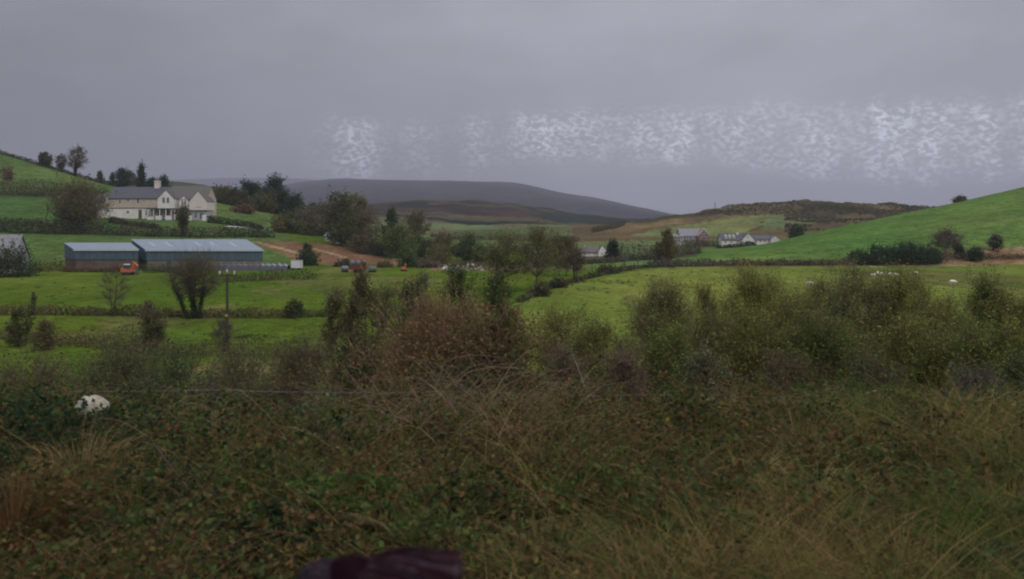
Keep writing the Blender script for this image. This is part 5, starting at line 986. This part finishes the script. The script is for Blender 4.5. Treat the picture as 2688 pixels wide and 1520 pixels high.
for a in (('large blond grass tussock bending right, upper one at the right of the bank', 1985, 6.3, .5, .45, BL, 600, .25), ('blond dead grass tussock in the right middle of the bank', 2150, 5.6, .6, .55, BL + OG, 800, .2), ('broad straw tussock low down at the right', 2330, 4.6, .6, .5, BL, 900, -.25), ('blond tussock arching left near the bottom right corner', 2520, 4.1, .5, .5, BL + OR, 700, -.3),
          ('olive green tussock right of the bottom middle', 1440, 4.6, .42, .5, OG, 700, .15), ('straw and orange tussock at the bottom right of the dark hair', 1320, 4.0, .42, .42, OR + BL, 700, .18), ('olive tussock with straw tips low in the right middle', 1720, 4.4, .5, .45, OG + BL, 800, .3), ('straw tussock at the bottom between the olive tussocks', 1600, 3.7, .42, .38, BL + OG, 600, .25), ('green yellow tussock at the right edge of the bank', 2640, 6.6, .5, .55, OG, 600, 0),
          ('orange brown dead grass clump, leftmost on the bank', 40, 5.2, .5, .62, OR, 800, .05), ('orange brown upright dead grass at the left', 215, 6.4, .42, .62, OR + BL, 700, .02), ('brown dead grass clump low at the left edge', 110, 4.2, .5, .5, OR, 700, .1), ('straw clump at the bottom left beside the pale branch', 330, 4.0, .4, .35, OR + BL, 500, .2)): tussock(*a)

# bright green fern, docks and dark ivy
def fern(label, px, Y, n, ln, pal, name='fern'):
    ln *= 1.35; g = G(px, Y); g = (g[0], g[1], g[2] + .16); t_ = thing(name, label, 'fern', g); ps = []; st = []
    for i in range(n):
        a = i * 2.4 + rng.normal(0, .3); l = ln * rng.uniform(.7, 1.1); u = np.linspace(0, 1, 16)[:, None]; P = np.array([math.cos(a), math.sin(a) * .8, 0]) * l * u ** 1.3 * .85 + np.array([0, 0, l]) * (u * 1.1 - .75 * u ** 2.2); st.append(P); sd = np.array([-math.sin(a), math.cos(a), 0])
        for s in (-1, 1):
            for j in range(2, 16): w_ = .30 * l * math.sin(math.pi * (.12 + .86 * j / 15)) ; b0 = P[j]; e = b0 + s * sd * w_ + (P[j] - P[j - 1]) * .8 - [0, 0, .15 * w_]; ps.append((b0, e, w_))
    A_ = np.array([p[0] for p in ps]); B2 = np.array([p[1] for p in ps]); ww = np.array([p[2] for p in ps]); V, Q, C = strokes(A_, B2, .010 + ww * .05, pick(pal, len(ps)), (A_ + B2) / 2 + [0, 0, .01]); mesh_obj('fronds', V, Q, LEAF, t_, col=C)
    V, Q, C = ribbons(np.array(st), .004, np.tile([(.06, .06, .02)], (n, 1))); mesh_obj('stems', V, Q, LEAF, t_, col=C); return t_
BG = [(.050, .112, .020), (.064, .130, .025), (.042, .09, .018)]
fern('bright green fern clump in the middle left of the bank', 880, 6.2, 20, .42, BG); fern('small bright green fern just right of the larger fern', 985, 6.1, 15, .36, BG + [(.08, .12, .03)])
fern('dull green fern at the lower right corner among dark leaves', 2620, 4.8, 10, .4, [(.03, .06, .025), (.04, .07, .025)])
def leafclump(label, px, Y, r, h, n, pal, size, cat='weed', name='leafy_weed'):
    h *= 1.35; g = G(px, Y); d = unit(n) * np.cbrt(rng.random((n, 1))) ; C = d * [r, r * .8, h * .6] + [0, 0, h * .5]; C[:, 2] = np.maximum(C[:, 2], .02); k = rng.integers(0, 9, n); t_ = thing(name, label, cat, g, 0, 'leafy weeds on the near bank'); V, Q, c = leaves(C, size * rng.uniform(.6, 1.3, n), pick(pal, n, k), .6, .35); mesh_obj('foliage', V, Q, LEAF, t_, col=c)
    m = n // 8; A_ = np.stack([rng.normal(0, r * .25, m), rng.normal(0, r * .2, m), np.zeros(m)], 1); i = rng.integers(0, n, m); V, Q, c = strokes(A_, C[i], .004, np.array([.07, .05, .03]) * rng.uniform(.5, 1.4, (m, 1))); mesh_obj('stems', V, Q, LEAF, t_, col=c)
leafclump('pale sage green weed clump on the crest left of the dead stems', 850, 8.4, .34, .55, 700, [(.085, .10, .045), (.10, .11, .055)], .026)
leafclump('dark bluish green leaves at the lower right', 2610, 4.5, .34, .4, 700, [(.018, .038, .026), (.024, .046, .028)], .036); leafclump('dark ivy mound above the hair at the bottom left of the middle', 700, 5.4, .42, .34, 900, LV[0], .034)
leafclump('yellow green leafy clump at the right edge of the bank', 2590, 8.2, .6, .55, 900, [(.085, .098, .03), (.10, .10, .034), (.06, .08, .024)], .03); leafclump('mid green weed clump in the right middle of the bank', 1790, 8.8, .55, .5, 900, LV[1] + LV[0], .03)
for px_, Y_, r_, m_, lb_ in ((1560, 6.2, .45, 1, 'mid green weed clump in the middle of the bank, left of the upper blond tussock'), (1870, 4.9, .4, 1, 'green weeds low between the blond tussocks'), (2260, 6.9, .5, 1, 'olive green weeds behind the blond tussocks at the right'), (2440, 7.6, .55, 0, 'dark green weed mound right of the olive green weeds'), (1480, 8.0, .5, 2, 'brown leaved weeds under the dead stems'), (1980, 8.1, .5, 1, 'green weeds below the pale shrub'), (1240, 6.0, .4, 0, 'dark green weed clump in the middle of the bank below the dead stems'), (1130, 4.9, .36, 1, 'mid green weeds just above the dark hair'), (2480, 5.6, .4, 1, 'green weeds left of the fern at the lower right')): leafclump(lb_, px_, Y_, r_, .42, 750, LV[m_] + LV[1], .028)
leafclump('green leafy clump below the wire at the right', 2140, 9.2, .7, .5, 1000, LV[1], .032); leafclump('dark green bramble mound at the left edge of the bank', 60, 7.6, .6, .6, 1100, LV[0], .034); leafclump('dark green bramble mound below the cream boulder', 300, 8.2, .6, .5, 1000, LV[0] + LV[1], .032)

def stem(label, pts, Y, r, mat, name='bramble_cane', cat='cane'):
    """one woody stem; its lowest point runs on into the ground"""
    P = [np.array([wx(a, y), y, wz(b, y)]) for a, b, y in [(p + (Y,) if len(p) == 2 else p) for p in pts]]; e = P[0].copy(); e[0] -= .5 * (e[2] - zat(e[0], e[1])) * np.sign(P[-1][0] - P[0][0] + 1e-6) * .8; e[2] = zat(e[0], e[1]) - .05
    if e[2] < P[0][2] - .02: P = [e] + P
    P = np.array(P); t = np.linspace(0, 1, len(P)); tt = np.linspace(0, 1, 4 * len(P)); S = np.stack([np.interp(tt, t, P[:, k]) for k in range(3)], 1)
    for _ in range(2): S[1:-1] = (S[:-2] + 2 * S[1:-1] + S[2:]) / 4
    o = MB().tube(S - S[0], np.linspace(r, r * .45, len(S)), 6).build(name, mat, smooth=True); o.location = S[0]; return tag(o, label, cat, 'bare canes and twigs on the near bank')
PALE = surf('pale_dead_wood', (.34, .28, .22), .9, .3, 9, .1); PALEC = surf('pale_cane', (.17, .13, .09), .9, .35, 9, .1); DEAD = surf('dead_wood', (.12, .085, .062), .9, .35, 9, .1); PURP = surf('purple_cane', (.075, .045, .045), .7, .3, 8, .2); WHITEST = surf('white_stem', (.36, .34, .29), .8, .3, 9, .1)
stem('long pale cane arching over the dead stems, topmost', [(1155, 985), (1165, 952), (1200, 936), (1260, 931), (1305, 938)], 9.2, .0045, PALEC); stem('pale cane curving right over the dead stems, second from the top', [(1200, 1000), (1230, 975), (1300, 962), (1370, 968), (1400, 978)], 9.0, .0045, PALEC); stem('short pale cane below the second arching cane', [(1310, 1000), (1340, 985), (1380, 976), (1398, 977)], 8.9, .004, PALEC)
stem('thick pale dead stem leaning left in the middle of the dead stems', [(1100, 1080), (1098, 1050), (1082, 1022)], 8.2, .012, DEAD); stem('forked dead stem leaning right in the dead stems', [(1170, 1090), (1180, 1055), (1250, 1020), (1290, 995)], 8.4, .009, DEAD); stem('bent pale stem at the left end of the dead stems', [(980, 1040), (978, 1010), (985, 985)], 8.8, .012, DEAD); stem('dead stem pointing up left at the left end of the dead stems', [(960, 1035), (940, 1010), (925, 990)], 8.8, .008, DEAD)
stem('thin white upright stem right of the red brown bush', [(1524, 985), (1516, 962), (1507, 940), (1500, 912)], 12.4, .0045, WHITEST)
stem('purplish cane slanting down right in the left middle of the bank', [(532, 1335), (480, 1265), (425, 1195), (395, 1150)], 6.0, .009, PURP); stem('second purplish cane crossing beside the first', [(600, 1340), (540, 1270), (500, 1225)], 6.1, .006, PURP); stem('thin brown cane arching left at the upper left of the bank', [(190, 1305), (240, 1280), (300, 1262), (360, 1215)], 6.4, .005, DEAD)
stem('pale grey branch lying at the bottom left corner', [(20, 1516), (90, 1500), (140, 1486), (210, 1462), (260, 1428), (330, 1404)], 4.6, .006, DEAD, 'fallen_branch', 'branch'); stem('brown stem slanting down right at the right of the bank', [(2372, 1358), (2320, 1322), (2262, 1285)], 5.4, .011, DEAD); stem('dark arched twig at the crest before the pale shrub', [(1905, 1005), (1930, 992), (1955, 1000)], 11, .008, BARK); stem('short dark broken stem leaning left before the pale shrub', [(1838, 1002), (1830, 985), (1822, 970)], 11.5, .018, BARK); stem('pale broken branch at the foot of the dense scrub', [(2262, 1038), (2290, 1027), (2315, 1022)], 11.2, .011, PALE); 

# ------------------------------------------------------------------ person standing below, only the hair in the picture
SKIN = surf('skin', (.42, .25, .18), .6, .12, 6, .35); COAT = surf('dark_coat', (.025, .022, .028), .85, .2, 8, .1); JEANS = surf('dark_trousers', (.02, .025, .04), .9, .2, 10, .1); SHOE = surf('black_shoe', (.015, .014, .014), .6, .2, 6, .3)
HAIR = tint_mat('maroon_hair', 0, .5, .10, 30)
Yh = 1.45; hxx = wx(1068, Yh); gz0 = float(zat(hxx, Yh)); topz = wz(1455, Yh); Hh = topz - gz0; s = Hh / 1.72
per = thing('person', 'person seen only as dark maroon tied back hair at the bottom edge', 'person', (hxx, Yh, gz0)); hc = np.array([0, 0, Hh - .115])
b = MB(); b.ball(hc + (0, 0, 0), (.098, .076, .112), 20, 14); b.tube([hc + (.02, 0, -.07), hc + (.055, 0, -.105), hc + (.072, 0, -.115)], [.06, .045, .028], 10)
b.tube([hc + (.088, 0, .02), hc + (.105, 0, -.02), hc + (.118, 0, -.04), hc + (.1, 0, -.05)], [.01, .013, .016, .01], 8)            # nose
b.tube([hc + (.088, -.022, -.072), hc + (.099, 0, -.073), hc + (.088, .022, -.072)], [.006, .009, .006], 6)                          # lips
for y in (-1, 1): b.ball(hc + (.0, y * .077, -.015), (.026, .012, .034), 8, 6); b.ball(hc + (.082, y * .032, .0), (.012, .014, .010), 8, 6)
b.tube([hc + (-.015, 0, -.07), hc + (-.02, 0, -.16), hc + (-.02, 0, -.22)], [.058, .055, .07], 10)
def Zs(v): return v * s
b.tube([(-.02, 0, Zs(1.44)), (-.01, 0, Zs(1.36)), (0, 0, Zs(1.22)), (0, 0, Zs(1.05)), (0, 0, Zs(.92)), (0, 0, Zs(.84))], [.09, .125, .125, .11, .13, .12], 14)
for y in (-1, 1):
    b.tube([(-.01, y * .08, Zs(1.38)), (-.01, y * .17, Zs(1.37)), (-.02, y * .215, Zs(1.22)), (-.01, y * .235, Zs(1.07)), (.03, y * .235, Zs(.94)), (.06, y * .23, Zs(.83))], [.06, .056, .048, .042, .036, .027], 10)
    b.tube([(.06, y * .23, Zs(.84)), (.075, y * .228, Zs(.79)), (.085, y * .226, Zs(.755))], [.026, .034, .03], 8)
    for k, (dx_, l) in enumerate(((-.022, .066), (-.007, .076), (.008, .072), (.022, .058))): b.tube([(.088 + dx_, y * .226, Zs(.76)), (.094 + dx_, y * .222, Zs(.76) - l * .5), (.09 + dx_, y * .212, Zs(.76) - l)], [.0095, .0088, .0065], 7)
    b.tube([(.09, y * .212, Zs(.80)), (.118, y * .2, Zs(.775)), (.125, y * .195, Zs(.745))], [.011, .0105, .008], 7)
    b.tube([(0, y * .07, Zs(.88)), (0, y * .085, Zs(.7)), (.01, y * .085, Zs(.48)), (-.005, y * .085, Zs(.3)), (-.015, y * .085, Zs(.08)), (.0, y * .085, .045)], [.095, .085, .06, .055, .042, .04], 12); b.tube([(-.05, y * .085, .035), (.05, y * .085, .04), (.16, y * .09, .028)], [.035, .042, .028], 8)
body = part(b, 'body', SKIN, per, smooth=True); m = body.modifiers.new('fuse', 'REMESH'); m.mode = 'VOXEL'; m.voxel_size = .0075; m.use_smooth_shade = True; m = body.modifiers.new('smooth', 'SMOOTH'); m.iterations = 3
c = MB(); c.tube([(-.02, 0, Zs(1.46)), (-.01, 0, Zs(1.38)), (0, 0, Zs(1.22)), (0, 0, Zs(1.05)), (0, 0, Zs(.9)), (0, 0, Zs(.78))], [.10, .142, .145, .135, .15, .155], 16)
for y in (-1, 1): c.tube([(-.01, y * .08, Zs(1.385)), (-.01, y * .175, Zs(1.375)), (-.02, y * .22, Zs(1.22)), (-.01, y * .24, Zs(1.07)), (.03, y * .238, Zs(.94)), (.055, y * .233, Zs(.86))], [.075, .074, .064, .057, .05, .044], 10)
o = part(c, 'coat', COAT, per, smooth=True); m = o.modifiers.new('fuse', 'REMESH'); m.mode = 'VOXEL'; m.voxel_size = .012; m.use_smooth_shade = True
c = MB()
for y in (-1, 1): c.tube([(0, y * .07, Zs(.9)), (0, y * .087, Zs(.7)), (.01, y * .087, Zs(.48)), (-.005, y * .087, Zs(.3)), (-.015, y * .087, Zs(.08))], [.115, .102, .076, .07, .062], 12)
o = part(c, 'trousers', JEANS, per, smooth=True); m = o.modifiers.new('fuse', 'REMESH'); m.mode = 'VOXEL'; m.voxel_size = .012; m.use_smooth_shade = True
for y in (-1, 1): part(MB().tube([(-.07, y * .086, .04), (-.03, y * .086, .05), (.06, y * .086, .05), (.14, y * .09, .035), (.185, y * .09, .028)], [.03, .05, .05, .043, .02], 10), 'shoe', SHOE, per, smooth=True)
# hair: cap over the skull, strands swept back into a fuzzy bun at the back (left in the picture)
hcol = [(.022, .0045, .0075), (.012, .004, .006), (.025, .007, .011), (.009, .004, .006), (.04, .02, .026)]; bun = hc + (-.150, 0, .062); Vv, Qq, Cq = [], [], []
cap = MB().ball(hc + (-.006, 0, .006), (.100, .080, .103), 28, 18); cap.tube([hc + (-.07, 0, .06), hc + (-.11, 0, .075), hc + (-.14, 0, .07)], [.046, .038, .030], 12)
ns = 900; a = rng.uniform(-.5, math.pi + .5, ns); r0 = hc + np.stack([.095 * np.cos(rng.uniform(-.2, 1.2, ns)), .09 * np.cos(a), .02 + .088 * np.abs(np.sin(a))], 1); t = np.linspace(0, 1, 12)[None, :, None]
E = bun + unit(ns) * .02; Mp = (r0 + E) / 2; d = Mp - hc; Mp = hc + d / np.linalg.norm(d, axis=1, keepdims=True) * .118 * np.array([1.0, .82, 1.04]); P = (1 - t) ** 2 * r0[:, None] + 2 * t * (1 - t) * (Mp * 1.35 - .175 * (r0 + E))[:, None] + t ** 2 * E[:, None]
dv = P - hc; nn = np.linalg.norm(dv / np.array([.11, .09, .114]), axis=2, keepdims=True); P = np.where((nn < 1.04), hc + dv / nn * 1.04, P) + rng.normal(0, .0012, (ns, 1, 3)); band = np.clip((fbm(a * 5.5, a * 0 + 2, 9, 2) - .55) * 5, 0, 1)[:, None]; hs = ribbons(P, np.where(rng.random(ns) < .25, .0055, .0022), pick(hcol, ns) * (1 - band) + band * np.array([[.042, .022, .029]]));  # highlights painted into the strand colour as paler bands
nb_ = 1300; uu = unit(nb_); B0 = bun + uu * .040 * [1.1, 1, .95]; tg = np.cross(uu, unit(nb_)); tg /= np.linalg.norm(tg, axis=1, keepdims=True); t = np.linspace(-1, 1, 6)[None, :, None]; P2 = B0[:, None] + tg[:, None] * t * .022 - uu[:, None] * t ** 2 * .006 + rng.normal(0, .002, (nb_, 6, 3)); hb = ribbons(P2, .0018, pick([(.03, .02, .026), (.016, .012, .016), (.06, .044, .054), (.022, .012, .016)], nb_))
Vh, Qh, Ch = merge(hs, hb); cap.ball(bun, (.042, .038, .037), 16, 12); cv = np.array(cap.v); hair = mesh_obj('hair', np.concatenate([Vh]), Qh, HAIR, per, col=Ch); part(cap, 'hair_base', surf('hair_base', (.010, .004, .006), .9, .3, 40, 0), hair, smooth=True)

# ------------------------------------------------------------------ damp air over the valley
hm, ht = new_mat('haze'); ho = ht.nodes.new('ShaderNodeOutputMaterial'); pv = ht.nodes.new('ShaderNodeVolumePrincipled'); pv.inputs['Density'].default_value = HAZE; pv.inputs['Color'].default_value = (.47, .47, .56, 1); pv.inputs['Anisotropy'].default_value = 0; ht.links.new(pv.outputs[0], ho.inputs['Volume'])
zt = float(ZG.max()) + 12; zlo = float(ZG.min()) - 1; hz_ = MB().box(-15500, 15500, -80, 9050, zlo, zt).build('haze', hm); tag(hz_, 'thin grey damp air filling the valley', 'haze', kind='stuff')
